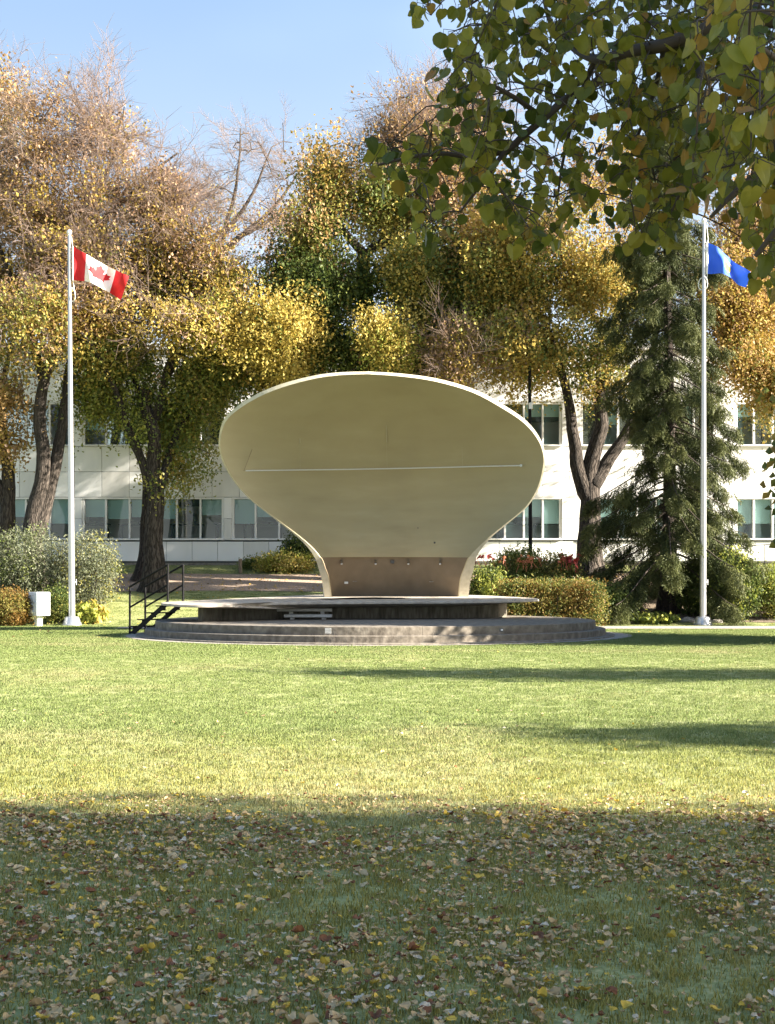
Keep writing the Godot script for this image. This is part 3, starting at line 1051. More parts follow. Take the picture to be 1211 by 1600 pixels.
# ---------------------------------------------------------------- shell
func build_shell() -> void:
	var li := [[517, 933], [513, 905], [507, 888], [500, 871], [484, 852], [455, 828], [420, 802], [388, 776], [363, 746], [348, 716], [344, 690], [352, 660], [372, 640], [405, 620], [445, 604], [495, 591], [535, 586], [575, 584.5]]
	var lw := [10, 10, 9, 7.5, 4.5, 2.5, 1.5, 1.5, 1.5, 2, 2.5, 4, 5, 5.5, 5.5, 5, 4.5, 4]
	var ri := [[717, 933], [720, 905], [726, 888], [733, 871], [745, 857], [768, 836], [798, 812], [823, 790], [840, 762], [848, 732], [849, 712], [841, 688], [820, 662], [785, 638], [738, 613], [680, 596], [625, 588], [575, 584.5]]
	var rw := [15, 15, 14, 11, 6.5, 2.5, 2, 2, 2.5, 3, 3, 4, 5, 5.5, 5.5, 5, 4.5, 4]
	var inner_l := []
	var inner_r := []
	var wide_l := []
	var wide_r := []
	for k in 18:
		inner_l.append(Vector2(li[k][0], li[k][1]))
		inner_r.append(Vector2(ri[k][0], ri[k][1]))
		wide_l.append(float(lw[k]))
		wide_r.append(float(rw[k]))
	inner_l = smooth(inner_l, 4)
	inner_r = smooth(inner_r, 4)
	wide_l = smooth(wide_l, 4)
	wide_r = smooth(wide_r, 4)
	var n: int = inner_l.size()
	var depth := func(p: Vector2) -> float:
		var h := clampf((933.0 - p.y) / 350.0, 0.0, 1.0)
		return 46.0 - 4.5 * pow(h, 1.1) + (p.x - 600.0) / 51.0 * 0.12
	var lift := func(p: Vector3) -> Vector3: return p + Vector3(0, -0.05, 0)
	var make := func(list: Array, wide: Array, sign: float, extra: float, push: float) -> Array:
		var out := []
		for k in n:
			var p: Vector2 = list[k]
			var tan: Vector2 = (list[mini(k + 1, n - 1)] - list[maxi(k - 1, 0)]).normalized()
			if k == n - 1:
				tan = Vector2(sign, 0)
			var nor := Vector2(tan.y, -tan.x) * sign
			var q: Vector2 = p + nor * wide[k] * extra
			var w := at(q.x, q.y, depth.call(p) + push)
			out.append(w)
		return out
	var L: Array = make.call(inner_l, wide_l, 1.0, 0.0, 0.0)
	var R: Array = make.call(inner_r, wide_r, -1.0, 0.0, 0.0)
	var LO: Array = make.call(inner_l, wide_l, 1.0, 1.0, 0.03)
	var RO: Array = make.call(inner_r, wide_r, -1.0, 1.0, 0.03)
	LO[n - 1] = at(575, 580.3, depth.call(Vector2(575, 584)) + 0.03)
	RO[n - 1] = LO[n - 1]
	var hollow := func(l: Vector3, r: Vector3, t: float, s: float, more: float) -> Vector3:
		var half := l.distance_to(r) * 0.5
		var p := lerpf(5.0, 2.2, clampf(t * 2.6, 0.0, 1.0))
		var d := half * lerpf(0.62, 0.52, t) + more
		var back := (Vector3(lerpf(-0.46, -0.14, clampf(t * 2.0, 0.0, 1.0)), 0, -1).normalized() + Vector3.UP * 0.12 * t).normalized()
		return l.lerp(r, s) + back * d * (1.0 - pow(absf(2.0 * s - 1.0), p))
	var cols := []
	for k in 33:
		var u := k / 32.0 * 2.0 - 1.0
		cols.append(0.5 + 0.5 * signf(u) * (1.0 - pow(1.0 - absf(u), 1.7)))
	var lip := 12
	var o := thing("bandshell", "cream concrete bandshell shaped like an open scallop on the stage", "bandshell", Vector3(0.25, 1.0, -46.5))
	var inside := []
	var outside := []
	for k in n:
		var t := float(k) / (n - 1)
		var a := []
		var b := []
		for s in cols:
			a.append(hollow.call(L[k], R[k], t, s, 0.0))
			b.append(hollow.call(LO[k], RO[k], t, s, 0.25 * sqrt(1.0 - t)))
		inside.append(a)
		outside.append(b)
	var g := Geo.new()
	g.grid(inside.slice(lip))
	part("canopy", g, M.shell, o)
	var ob := Geo.new()
	ob.grid(outside, true)
	part("outer_shell", ob, M.rim, o)
	var rim := Geo.new()
	rim.grid([LO, L], true)
	rim.grid([RO, R])
	part("rim", rim, M.rim, o)
	# brown painted wall, set back under the lip
	var set_back := []
	for k in lip + 1:
		var row := []
		var t := float(k) / (n - 1)
		for s in cols:
			row.append(hollow.call(L[k] + Vector3(0.03, 0, 0), R[k] - Vector3(0.03, 0, 0), t, s, 0.12))
		set_back.append(row)
	var bw := Geo.new()
	bw.grid(set_back)
	part("back_wall", bw, M.brown, o)
	var soffit := Geo.new()
	soffit.grid([set_back[lip], inside[lip]])
	part("lip", soffit, M.shell, o)
	# side returns between the rim and the brown wall
	var sides := Geo.new()
	var other := Geo.new()
	var l0 := []
	var r0 := []
	for k in lip + 1:
		l0.append(set_back[k][0])
		r0.append(set_back[k][32])
	sides.grid([L.slice(0, lip + 1), l0], true)
	other.grid([R.slice(0, lip + 1), r0])
	part("side_return", other, M.shell, o)
	part("side_return", sides, M.shell, o)
	# long rod across the hollow with its hangers
	var on := func(px: float, py: float, off: float) -> Vector3:
		# the point of the inside that shows at this place, a little in front of it
		var best := 1e9
		var q := Vector3.ZERO
		for k in range(lip, n - 1):
			for j in 32:
				var e: Vector3 = inside[k][j]
				var d := -e.z
				var dist := Vector2(e.x / d * FOCAL + 605.5 - px, ROW_HORIZON - (e.y - EYE) / d * FOCAL - py).length()
				if dist < best:
					best = dist
					q = e
		return at(px, py, -q.z - off)
	var rod := []
	for k in 9:
		var t := k / 8.0
		rod.append(on.call(lerpf(384, 814, t), lerpf(735.5, 727.5, pow(t, 1.5)), 0.08))
	for k in range(1, 8):
		rod[k].z = lerpf(rod[k].z, (rod[k - 1].z + rod[k + 1].z) / 2, 0.5)
	var rg := Geo.new()
	rg.tube(rod, range(9).map(func(_q): return 0.019), 8)
	rg.box(rod[8], Vector3(0.07, 0.07, 0.07), Basis.IDENTITY, 0.01)
	var rod_part := part("rod", rg, M.white_metal, o)
	for h in [[468, 672, 692, 733], [603.5, 664, 691, 733], [721.5, 680, 700, 731]]:
		var hg := Geo.new()
		hg.tube([on.call(h[0], h[1], 0.05), on.call(h[0] + 0.5, h[2], 0.06)], [0.013, 0.013], 6)
		hg.tube([on.call(h[0] + 0.5, h[2], 0.06), on.call(h[0] + 1.5, h[3], 0.08)], [0.0028, 0.0028], 5)
		part("hanger", hg, M.rim, rod_part)
	var dg := Geo.new()
	dg.tube([on.call(394, 702, 0.05), on.call(381, 736, 0.07)], [0.007, 0.007], 5)
	part("hanger", dg, M.post, rod_part)
	# fittings on the brown wall
	var on_wall := func(px: float, py: float) -> Vector3:
		var best := 1e9
		var q := Vector3.ZERO
		for k in set_back.size():
			for j in 33:
				var e: Vector3 = set_back[k][j]
				var d := -e.z
				var dist := Vector2(e.x / d * FOCAL + 605.5 - px, (ROW_HORIZON - (e.y - EYE) / d * FOCAL - py) * 0.5).length()
				if dist < best:
					best = dist
					q = e
		return at(px, py, -q.z - 0.03)
	for px in [534.0, 587.0, 638.0, 687.5]:
		var f := Geo.new()
		var c: Vector3 = on_wall.call(px, 879.0)
		f.box(c + Vector3(0, 0.06, 0.02), Vector3(0.07, 0.05, 0.1), Basis.IDENTITY, 0.01)
		f.tube([c + Vector3(0, 0.04, 0.05), c + Vector3(0, -0.04, 0.11)], [0.022, 0.05], 10)
		var lamp := part("spotlight", f, M.post, o)
		var bulb := Geo.new()
		bulb.tube([c + Vector3(0, -0.04, 0.11), c + Vector3(0, -0.055, 0.12)], [0.035, 0.03], 10)
		part("bulb", bulb, M.white_metal, lamp)
	var jb := Geo.new()
	jb.box(on_wall.call(613, 878), Vector3(0.12, 0.1, 0.09), Basis.IDENTITY, 0.008)
	part("junction_box", jb, M.backing, o)
	for w in [[653.0, 825.0, 0.018], [679.0, 848.0, 0.03]]:
		var fx := Geo.new()
		var c: Vector3 = on.call(w[0], w[1], 0.0)
		fx.tube([c + Vector3(0, 0, -0.02), c + Vector3(0, 0, 0.03)], [w[2], w[2]], 10)
		part("fixing", fx, M.backing, o)
	for w in [[541.0, 910.5, 0.12, 0.07], [554.5, 908.5, 0.14, 0.03], [674.0, 909.0, 0.13, 0.025]]:
		var sk := Geo.new()
		sk.box(on_wall.call(w[0], w[1]), Vector3(w[2], w[3], 0.03), Basis.IDENTITY, 0.005)
		part("outlet_cover", sk, M.frame if w[2] < 0.13 else M.paving, o)

# ---------------------------------------------------------------- stairs, bench
func build_stairs_and_bench() -> void:
	var low := Vector3(-7.35, 0.0, -42.9)
	var high := Vector3(-6.1, 0.93, -41.55)
	var across := Vector3(0.34, 0, -0.62)
	var o := thing("stair_flight", "black steel stairs with pipe handrails leading up to the stage end", "stairs", low)
	for s in 2:
		var off := across * s
		var g := Geo.new()
		var dir := (high - low).normalized()
		var mid := (low + high) / 2 + off
		var flat := Vector3(dir.x, 0, dir.z).normalized()
		var turn := Basis(dir, dir.cross(flat.cross(Vector3.UP)).normalized() * -1.0, flat.cross(Vector3.UP)).orthonormalized()
		g.box(mid + Vector3(0, -0.04, 0), Vector3(low.distance_to(high) + 0.1, 0.13, 0.03), turn)
		part("stringer", g, M.black, o)
		var h := Geo.new()
		var r := 0.031
		var a := low + off + Vector3(0, 0.02, 0)
		var e := high + off + Vector3(0.03, 0, 0)
		h.tube([a, a + Vector3(0, 1.33, 0)], [r, r], 8)
		h.tube([a + Vector3(0, 1.33, 0), e + Vector3(0, 1.03, 0)], [r, r], 8)
		h.tube([e + Vector3(0, 1.03, 0), e], [r, r], 8)
		h.tube([a + Vector3(0, 0.74, 0), e + Vector3(0, 0.48, 0)], [r * 0.9, r * 0.9], 8)
		for p in [a + Vector3(0, 1.33, 0), e + Vector3(0, 1.03, 0)]:
			h.box(p, Vector3(0.044, 0.044, 0.044), Basis.IDENTITY, 0.012)
		part("handrail", h, M.black, o)
	for k in 4:
		var t := (k + 0.55) / 4.0
		var g := Geo.new()
		var c := low.lerp(high, t) + across * 0.5
		c.y = 0.20 * (k + 1) + 0.02
		var x_dir := Vector3(high.x - low.x, 0, high.z - low.z).normalized()
		g.box(c, Vector3(0.30, 0.03, 0.78), Basis(x_dir, Vector3.UP, x_dir.cross(Vector3.UP)), 0.004)
		for s in [0.04, 0.96]:
			g.box(low.lerp(high, t) + across * s + Vector3(0, -0.06 + c.y - low.lerp(high, t).y, 0), Vector3(0.22, 0.12, 0.03), Basis(x_dir, Vector3.UP, x_dir.cross(Vector3.UP)))
		part("tread", g, M.black, o)
	# two-level plank bench before the pedestal
	var y0 := 0.43
	var b := thing("bench", "pale grey two-plank bench standing before the dark stage pedestal", "bench", on_bench(482, 42.4, y0))
	for p in [[433.0, 519.0, 953.0, 42.7, 0.085], [444.0, 519.0, 962.2, 42.25, 0.085]]:
		var a := at(p[0], p[2], p[3])
		var e := at(p[1], p[2], p[3])
		var g := Geo.new()
		g.box((a + e) / 2, Vector3(e.x - a.x, p[4], 0.26), Basis.IDENTITY, 0.012)
		part("plank", g, M.bench, b)
	for px in [455.0, 504.0]:
		var g := Geo.new()
		var a := at(px, 957.5, 42.7)
		g.box(Vector3(a.x, a.y - 0.0, a.z), Vector3(0.11, 0.095, 0.2), Basis.IDENTITY, 0.006)
		g.box(Vector3(a.x + 0.05, (a.y - 0.13 + y0) / 2, a.z + 0.2), Vector3(0.11, maxf(0.06, a.y - 0.13 - y0), 0.5), Basis.IDENTITY, 0.006)
		part("leg", g, M.bench, b)

func on_bench(px: float, d: float, y: float) -> Vector3:
	return Vector3((px - 605.5) / FOCAL * d, y, -d)

# ---------------------------------------------------------------- flagpoles and flags
func build_poles() -> void:
	for k in 2:
		var d := 50.2
		var px: float = [112.5, 1098.5][k]
		var top: float = [368.0, 350.0][k]
		var foot := on_ground(px, d)
		var h := at(px, top, d).y
		var o := thing("flagpole", ["tall silver flagpole carrying the red and white flag", "tall silver flagpole carrying the blue flag beside the spruce"][k], "flagpole", foot, "flagpoles beside the stage")
		var g := Geo.new()
		var pts := []
		var rr := []
		for q in 12:
			var t := q / 11.0
			pts.append(Vector3(foot.x - (0.09 if k == 0 else -0.03) * t, lerpf(foot.y, h, t), foot.z))
			rr.append(lerpf(0.112, 0.052, pow(t, 1.3)))
		g.tube(pts, rr, 20)
		part("pole", g, M.pole, o)
		var base := Geo.new()
		base.lathe([Vector2(0.335, -0.05), Vector2(0.335, 0.03), Vector2(0.30, 0.06), Vector2(0.235, 0.27), Vector2(0.20, 0.30), Vector2(0.10, 0.30)], 24, foot)
		part("base", base, M.pole, o)
		var tip: Vector3 = pts[11]
		var ball := Geo.new()
		var prof := []
		for q in 9:
			var a := -PI / 2 + PI * q / 8.0
			prof.append(Vector2(maxf(0.001, cos(a) * 0.085), sin(a) * 0.085 + 0.11))
		ball.lathe(prof, 16, tip)
		ball.tube([tip, tip + Vector3(0, 0.05, 0)], [0.06, 0.045], 12)
		part("finial", ball, M.white_metal, o)
		var rope := Geo.new()
		var hang: float = at(px, top + 92.0, d).y
		rope.tube([tip + Vector3(0.08, -0.05, 0.04), Vector3(tip.x + 0.13, h - 0.5, tip.z + 0.04), Vector3(tip.x + 0.12, h - 1.4, tip.z + 0.05), Vector3(foot.x + 0.11, hang, foot.z + 0.06)], [0.012, 0.012, 0.012, 0.012], 6)
		var loop := []
		for q in 15:
			var a := TAU * q / 14.0
			loop.append(Vector3(foot.x + sin(a) * 0.13, hang - 0.1 + cos(a) * (0.3 if cos(a) > 0 else 0.14), foot.z + 0.14 * cos(a * 0.5)))
		rope.tube(loop, loop.map(func(_q): return 0.013), 6)
		part("halyard", rope, M.rope, o)
		var cleat := Geo.new()
		cleat.box(foot + Vector3(0.125, 1.45, 0.03), Vector3(0.05, 0.03, 0.03), Basis.IDENTITY, 0.006)
		cleat.tube([foot + Vector3(0.15, 1.36, 0.03), foot + Vector3(0.15, 1.54, 0.03)], [0.012, 0.012], 8)
		part("cleat", cleat, M.white_metal, o)
		for q in 6:
			var a := TAU * q / 6.0
			var bolt := Geo.new()
			bolt.tube([foot + Vector3(cos(a) * 0.285, 0.05, sin(a) * 0.285), foot + Vector3(cos(a) * 0.285, 0.10, sin(a) * 0.285)], [0.02, 0.02], 6)
			part("bolt", bolt, M.bench, o)
	make_flag("canadian_flag", "red and white maple leaf flag drooping in the wind", [[113.5, 384.5], [113.5, 437.5], [201.0, 430.0], [187.0, 467.0]], maple_flag(), 0.35)
	make_flag("provincial_flag", "bright blue flag with a crest, drooping behind the linden leaves", [[1104.5, 378.0], [1104.5, 428.0], [1176.0, 428.0], [1168.0, 447.0]], crest_flag(), 0.45)

func make_flag(called: String, label: String, q: Array, tex: Texture2D, deep: float) -> void:
	var d := 50.15
	var a := at(q[0][0], q[0][1], d)
	var o := thing(called, label, "flag", a, "flags on the two poles")
	var rows := []
	for r in 15:
		var v := r / 14.0
		var row := []
		for c in 33:
			var u := c / 32.0
			var p0 := Vector2(q[0][0], q[0][1]).lerp(Vector2(q[2][0], q[2][1]), u)
			var p1 := Vector2(q[1][0], q[1][1]).lerp(Vector2(q[3][0], q[3][1]), u)
			p0.y += 7.0 * sin(u * PI) * (0.3 if called == "canadian_flag" else -0.6)
			p1.y -= 9.0 * sin(u * PI) * (1.0 - 0.4 * u)
			var p := p0.lerp(p1, v)
			var w := sin(u * 8.5 - v * 2.2) * 0.5 + sin(u * 15.0 + v * 4.0) * 0.16
			p.y += w * 2.0 * u
			row.append(at(p.x, p.y, d) + Vector3(0, 0, deep * w * minf(1.0, u * 3.0) - 0.25 * u))
		rows.append(row)
	var g := Geo.new()
	g.grid(rows, true)
	var m := StandardMaterial3D.new()
	m.albedo_texture = tex
	m.roughness = 0.75
	m.rim_enabled = true
	m.rim = 0.3
	m.backlight_enabled = true
	m.backlight = Color(0.45, 0.45, 0.45)
	part("cloth", g, m, o)
	var hem := Geo.new()
	hem.tube([rows[0][0], rows[7][0], rows[14][0]], [0.022, 0.022, 0.022], 6)
	part("hoist_hem", hem, M.rope, o)

func maple_flag() -> ImageTexture:
	var half := [[0.0, -1.0], [0.19, -0.63], [0.36, -0.72], [0.27, -0.2], [0.5, -0.45], [0.56, -0.32], [0.86, -0.38], [0.75, -0.08], [0.9, 0.0], [0.43, 0.36], [0.49, 0.54], [0.04, 0.47], [0.06, 0.95]]
	var poly := PackedVector2Array()
	for p in half:
		poly.append(Vector2(p[0], p[1]))
	for k in range(half.size() - 1, 0, -1):
		poly.append(Vector2(-half[k][0], half[k][1]))
	var im := Image.create_empty(512, 256, false, Image.FORMAT_RGB8)
	im.fill(Color(0.93, 0.91, 0.90))
	var red := Color(0.76, 0.03, 0.09)
	im.fill_rect(Rect2i(0, 0, 128, 256), red)
	im.fill_rect(Rect2i(384, 0, 128, 256), red)
	for y in 256:
		for x in range(130, 382):
			if Geometry2D.is_point_in_polygon(Vector2((x - 256) / 108.0, (y - 128) / 108.0), poly):
				im.set_pixel(x, y, red)
	return ImageTexture.create_from_image(im)

func crest_flag() -> ImageTexture:
	var im := Image.create_empty(512, 256, false, Image.FORMAT_RGB8)
	im.fill(Color(0.14, 0.36, 0.86))
	for y in range(60, 200):
		for x in range(196, 316):
			var u := (x - 256) / 58.0
			var v := (y - 62) / 134.0
			if absf(u) > (1.0 if v < 0.55 else sqrt(maxf(0.0, 1.0 - pow((v - 0.55) / 0.45, 2.0)))):
				continue
			var c := Color(0.93, 0.80, 0.22)
			if v < 0.11:
				c = Color(0.80, 0.1, 0.14) if absf(u) < 0.12 or absf(v - 0.055) < 0.02 else Color(0.95, 0.94, 0.92)
			elif v < 0.24:
				c = Color(0.45, 0.66, 0.90)
			elif v < 0.27 + 0.02 * sin(u * 9.0):
				c = Color(0.90, 0.92, 0.95)
			elif v < 0.38 + 0.03 * sin(u * 6.0):
				c = Color(0.25, 0.50, 0.22)
			im.set_pixel(x, y, c)
	return ImageTexture.create_from_image(im)

# ---------------------------------------------------------------- small street things
func build_street_things() -> void:
	var d := 50.0
	var foot := on_ground(63, d)
	var o := thing("utility_cabinet", "white metal utility cabinet on a post between the low shrubs", "cabinet", foot)
	var turn := Basis(Vector3.UP, 0.72)
	var c := at(61.5, 943.5, d - 0.1)
	var g := Geo.new()
	g.box(c, Vector3(0.50, 0.78, 0.56), turn, 0.012)
	part("body", g, M.cabinet, o)
	var door := Geo.new()
	door.box(c + turn * Vector3(0.0, -0.01, 0.287), Vector3(0.46, 0.72, 0.012), turn, 0.004)
	var dm := part("door", door, M.cabinet, o)
	var meter := Geo.new()
	meter.tube([c + turn * Vector3(-0.258, -0.25, 0.02), c + turn * Vector3(-0.30, -0.25, 0.02)], [0.075, 0.07], 14)
	part("meter_socket", meter, M.white_metal, o)
	var hinge := Geo.new()
	hinge.box(c + turn * Vector3(0.245, -0.24, 0.285), Vector3(0.03, 0.1, 0.03), turn, 0.004)
	part("hinge", hinge, M.backing, dm)
	var leg := Geo.new()
	leg.box(Vector3(c.x - 0.03, (foot.y + c.y - 0.39) / 2, c.z), Vector3(0.2, c.y - 0.39 - foot.y + 0.1, 0.2), turn, 0.01)
	part("post", leg, M.white_metal, o)

	var bf := on_ground(375.5, 60.5)
	var b := thing("bollard", "short brown wooden bollard at the far edge of the path", "bollard", bf)
	var bg := Geo.new()
	bg.box(bf + Vector3(0, 0.27, 0), Vector3(0.12, 0.64, 0.12), Basis(Vector3.UP, 0.4), 0.015)
	part("post", bg, M.post, b)
	var bc := Geo.new()
	bc.box(bf + Vector3(0, 0.60, 0), Vector3(0.13, 0.035, 0.13), Basis(Vector3.UP, 0.4), 0.01)
	part("cap", bc, M.bench, b)

	var lf := on_ground(829.0, 55.0)
	var l := thing("lamp_post", "slim black lamp post rising behind the bandshell", "lamp post", lf)
	var lg := Geo.new()
	var lt := at(827.5, 560, 55.0)
	lg.tube([lf, lf + Vector3(0, 1.0, 0), Vector3(lt.x, lt.y, lt.z)], [0.085, 0.075, 0.055], 12)
	part("post", lg, M.black, l)
	var lb := Geo.new()
	lb.lathe([Vector2(0.16, -0.05), Vector2(0.16, 0.25), Vector2(0.1, 0.4), Vector2(0.08, 0.8)], 16, lf)
	part("base", lb, M.black, l)
	var collar := Geo.new()
	var cy := at(828, 634, 55.0).y
	collar.lathe([Vector2(0.08, cy - lf.y - 0.12), Vector2(0.085, cy - lf.y + 0.1), Vector2(0.05, cy - lf.y + 0.12)], 12, lf)
	part("collar", collar, M.rope, l)
	var head := Geo.new()
	head.lathe([Vector2(0.06, 0.0), Vector2(0.16, 0.12), Vector2(0.19, 0.4), Vector2(0.1, 0.6), Vector2(0.02, 0.68)], 16, lt)
	part("lamp_head", head, M.black, l)

	var hf := on_ground(1190, 61.0)
	var h := thing("ramp_railing", "thin dark pipe railing by the office wall beyond the spruce", "railing", hf)
	var r0 := at(1136, 862, 61.0)
	var r1 := at(1290, 846, 61.0)
	var hg := Geo.new()
	hg.tube([r0, at(1180, 852, 61.0), r1], [0.022, 0.022, 0.022], 6)
	part("rail", hg, M.black, h)
	for px in [1195.0, 1245.0]:
		var pg := Geo.new()
		pg.tube([on_ground(px, 61.0), at(px, 851, 61.0)], [0.018, 0.018], 6)
		part("post", pg, M.black, h)
	var stone_no := -1
	for s in [[962.0, 50.9, 0.32], [979.0, 51.1, 0.24], [992.0, 51.0, 0.35], [1120.0, 50.9, 0.22], [1075.0, 51.2, 0.28], [948.0, 51.0, 0.2]]:
		var p := on_ground(s[0], s[1])
		stone_no += 1
		var st := thing("edging_stone", ["broad pale stone at the hedge end of the planting bed", "small pale stone between two larger ones in the bed edge", "largest pale stone before the thin bare shrub", "low stone just right of the right flagpole", "rough stone just left of the right flagpole", "smallest stone beside the clipped hedge corner"][stone_no], "stone", p, "stones edging the planting bed")
		var sg := Geo.new()
		var rows := []
		for q in 7:
			var row := []
			for w in 11:
				var a := TAU * w / 10.0
				var e := -PI / 2 + PI * q / 6.0
				var rad: float = s[2] * (1.0 + 0.4 * wobble.get_noise_3d(cos(a) * 40 + s[0], sin(e) * 40, sin(a) * 40)) if w < 10 else 0.0
				row.append(p + Vector3(cos(a) * cos(e) * rad, sin(e) * rad * 0.45 + 0.05, -sin(a) * cos(e) * rad * 0.7))
			row[10] = row[0]
			rows.append(row)
		sg.grid(rows)
		part("stone_block", sg, M.rock, st)

# ---------------------------------------------------------------- the trees
func build_trees() -> void:
	var tree := func(label: String, category: String, limbs: Array, blobs: Array, opt := {}) -> Node3D:
		var foot: Vector3 = limbs[0][0][0]
		var o := thing(opt.get("called", "elm_tree"), label, category, Vector3(foot.x, ground_y(foot.z), foot.z), "trees behind the stage")
		opt.merge({"clump": M.clump, "spray": M.spray})
		grow_tree(o, limbs, blobs, opt)
		return o
	# elm left of the shell, green below and yellow above
	tree.call("stout dark elm left of the bandshell, green below and yellow above", "tree",
		[limb([[240, 925, 57], [240, 880, 57], [241, 830, 57], [243, 780, 57], [243, 745, 57], [243, 700, 57], [234, 650, 57], [230, 610, 57]], 0.44, 0.20),
		limb([[238, 770, 57], [222, 715, 57], [196, 660, 56.5], [176, 610, 56], [150, 560, 55.5], [128, 520, 55]], 0.2, 0.06),
		limb([[234, 655, 57], [216, 600, 57.3], [205, 550, 57.6], [196, 500, 57.8]], 0.17, 0.05),
		limb([[238, 660, 57], [258, 605, 56.8], [268, 560, 56.6], [287, 505, 56.2], [300, 450, 56]], 0.20, 0.05),
		limb([[250, 760, 57], [272, 700, 57.5], [300, 640, 57.8], [345, 590, 57.5], [395, 550, 57]], 0.20, 0.04),
		limb([[262, 590, 56.8], [300, 520, 56], [350, 498, 55], [420, 488, 54.5]], 0.13, 0.03),
		limb([[286, 505, 56.2], [250, 440, 57], [215, 400, 57.5]], 0.1, 0.03)],
		[blob(270, 675, 58.3, 62, 78, 2.2, 44, ["green", "lime", "olive"], 48),
		blob(160, 610, 57.6, 48, 60, 1.6, 28, ["green", "lime", "olive"], 46),
		blob(175, 540, 56.6, 75, 50, 2.2, 24, ["olive", "yellow", "green"], 42, 2),
		blob(330, 590, 57.0, 60, 50, 2.2, 56, ["green", "green", "olive"], 52, 1),
		blob(240, 590, 58.6, 70, 60, 1.6, 16, ["green", "green", "olive"], 44),
		blob(435, 572, 57.6, 85, 34, 1.4, 40, ["olive", "gold", "green"], 46),
		blob(300, 500, 56.0, 105, 55, 2.6, 60, ["yellow", "gold", "olive"], 44, 5),
		blob(420, 510, 55.5, 90, 62, 2.4, 70, ["yellow", "yellow", "gold"], 50, 3),
		blob(250, 430, 57.0, 110, 55, 2.6, 50, ["gold", "yellow", "olive", "pink"], 34, 8),
		blob(380, 430, 56.5, 70, 40, 2.0, 34, ["gold", "pink", "yellow"], 30, 9),
		blob(295, 725, 56.2, 52, 34, 1.4, 26, ["green", "olive"], 40)])
	# slimmer trunk leaning just behind it
	tree.call("slimmer elm trunk leaning close behind the stout elm", "tree",
		[limb([[219, 908, 59], [225, 860, 59], [229, 800, 59], [226, 740, 59.3], [206, 680, 59.6], [190, 600, 60], [180, 530, 60]], 0.27, 0.07)],
		[blob(185, 560, 60.0, 60, 70, 2.0, 26, ["olive", "green", "yellow"], 34),
		blob(200, 470, 60.0, 80, 50, 2.0, 24, ["gold", "olive"], 34, 3)])
	# two-stemmed elm at the left
	tree.call("two-stemmed elm behind the silver shrub with a huge twiggy orange crown", "tree",
		[limb([[58, 940, 55.5], [52, 870, 55.5], [52, 810, 55.5], [66, 740, 55.5], [66, 660, 55.5], [70, 600, 55.5], [86, 530, 55.5], [100, 460, 55.5], [120, 380, 55.5], [135, 290, 55.5]], 0.42, 0.07),
		limb([[60, 830, 55.5], [80, 760, 55.8], [92, 690, 56], [98, 620, 56], [112, 540, 56], [150, 470, 56], [205, 420, 56], [270, 395, 55.5]], 0.30, 0.05),
		limb([[70, 600, 55.5], [50, 520, 55.3], [20, 440, 55], [-10, 360, 55]], 0.2, 0.05),
		limb([[92, 500, 55.5], [70, 400, 55.5], [62, 300, 55.5], [50, 200, 55.5]], 0.14, 0.03),
		limb([[112, 420, 55.5], [150, 330, 56], [175, 250, 56], [190, 180, 56]], 0.13, 0.03),
		limb([[120, 380, 55.5], [185, 320, 55.8], [240, 270, 56], [280, 240, 56]], 0.13, 0.03),
		limb([[110, 540, 56], [160, 500, 55.5], [230, 505, 54.8], [290, 520, 54.5]], 0.12, 0.03)],
		[blob(60, 500, 55.0, 80, 70, 2.2, 55, ["orange", "gold", "olive"], 34, 7),
		blob(130, 410, 55.5, 110, 70, 2.8, 95, ["gold", "pink", "yellow", "orange"], 28, 14),
		blob(50, 350, 55.5, 90, 80, 2.8, 75, ["orange", "pink", "gold"], 26, 15),
		blob(70, 230, 55.5, 75, 75, 2.4, 70, ["pink", "orange", "pink"], 18, 18),
		blob(190, 290, 56.0, 85, 75, 2.4, 80, ["pink", "gold", "pink"], 15, 18),
		blob(160, 190, 56.0, 60, 60, 1.8, 42, ["pink"], 4, 22),
		blob(270, 320, 56.0, 60, 75, 2.2, 55, ["pink", "gold", "pink"], 15, 16),
		blob(310, 400, 55.5, 80, 45, 2.0, 46, ["pink", "gold"], 16, 16),
		blob(240, 470, 54.5, 55, 60, 1.2, 16, ["pink"], 2, 10)], {"twig_up": 0.25})
	# trunk cut by the left edge of the picture
	tree.call("elm with a forked trunk and orange leaves, cut by the picture's left edge", "tree",
		[limb([[12, 935, 57.5], [12, 870, 57.5], [12, 810, 57.5], [12, 750, 57.5], [10, 700, 57.5], [0, 620, 57.5], [-20, 540, 57.5]], 0.42, 0.14),
		limb([[10, 790, 57.5], [-16, 720, 57.5], [-40, 650, 57.5], [-60, 560, 57.5]], 0.26, 0.08),
		limb([[0, 620, 57.5], [22, 540, 57], [36, 470, 57]], 0.14, 0.04)],
		[blob(5, 640, 56.5, 34, 60, 1.5, 26, ["orange", "orange", "gold"], 38, 2),
		blob(-30, 520, 57.0, 80, 80, 2.4, 50, ["orange", "gold"], 38, 3),
		blob(10, 440, 57.0, 70, 70, 2.4, 50, ["orange", "gold", "pink"], 32, 8),
		blob(-20, 300, 57.5, 70, 110, 2.4, 60, ["orange", "pink", "gold"], 24, 12),
		blob(5, 160, 57.5, 42, 66, 2.0, 36, ["olive", "orange", "pink"], 26, 10)])
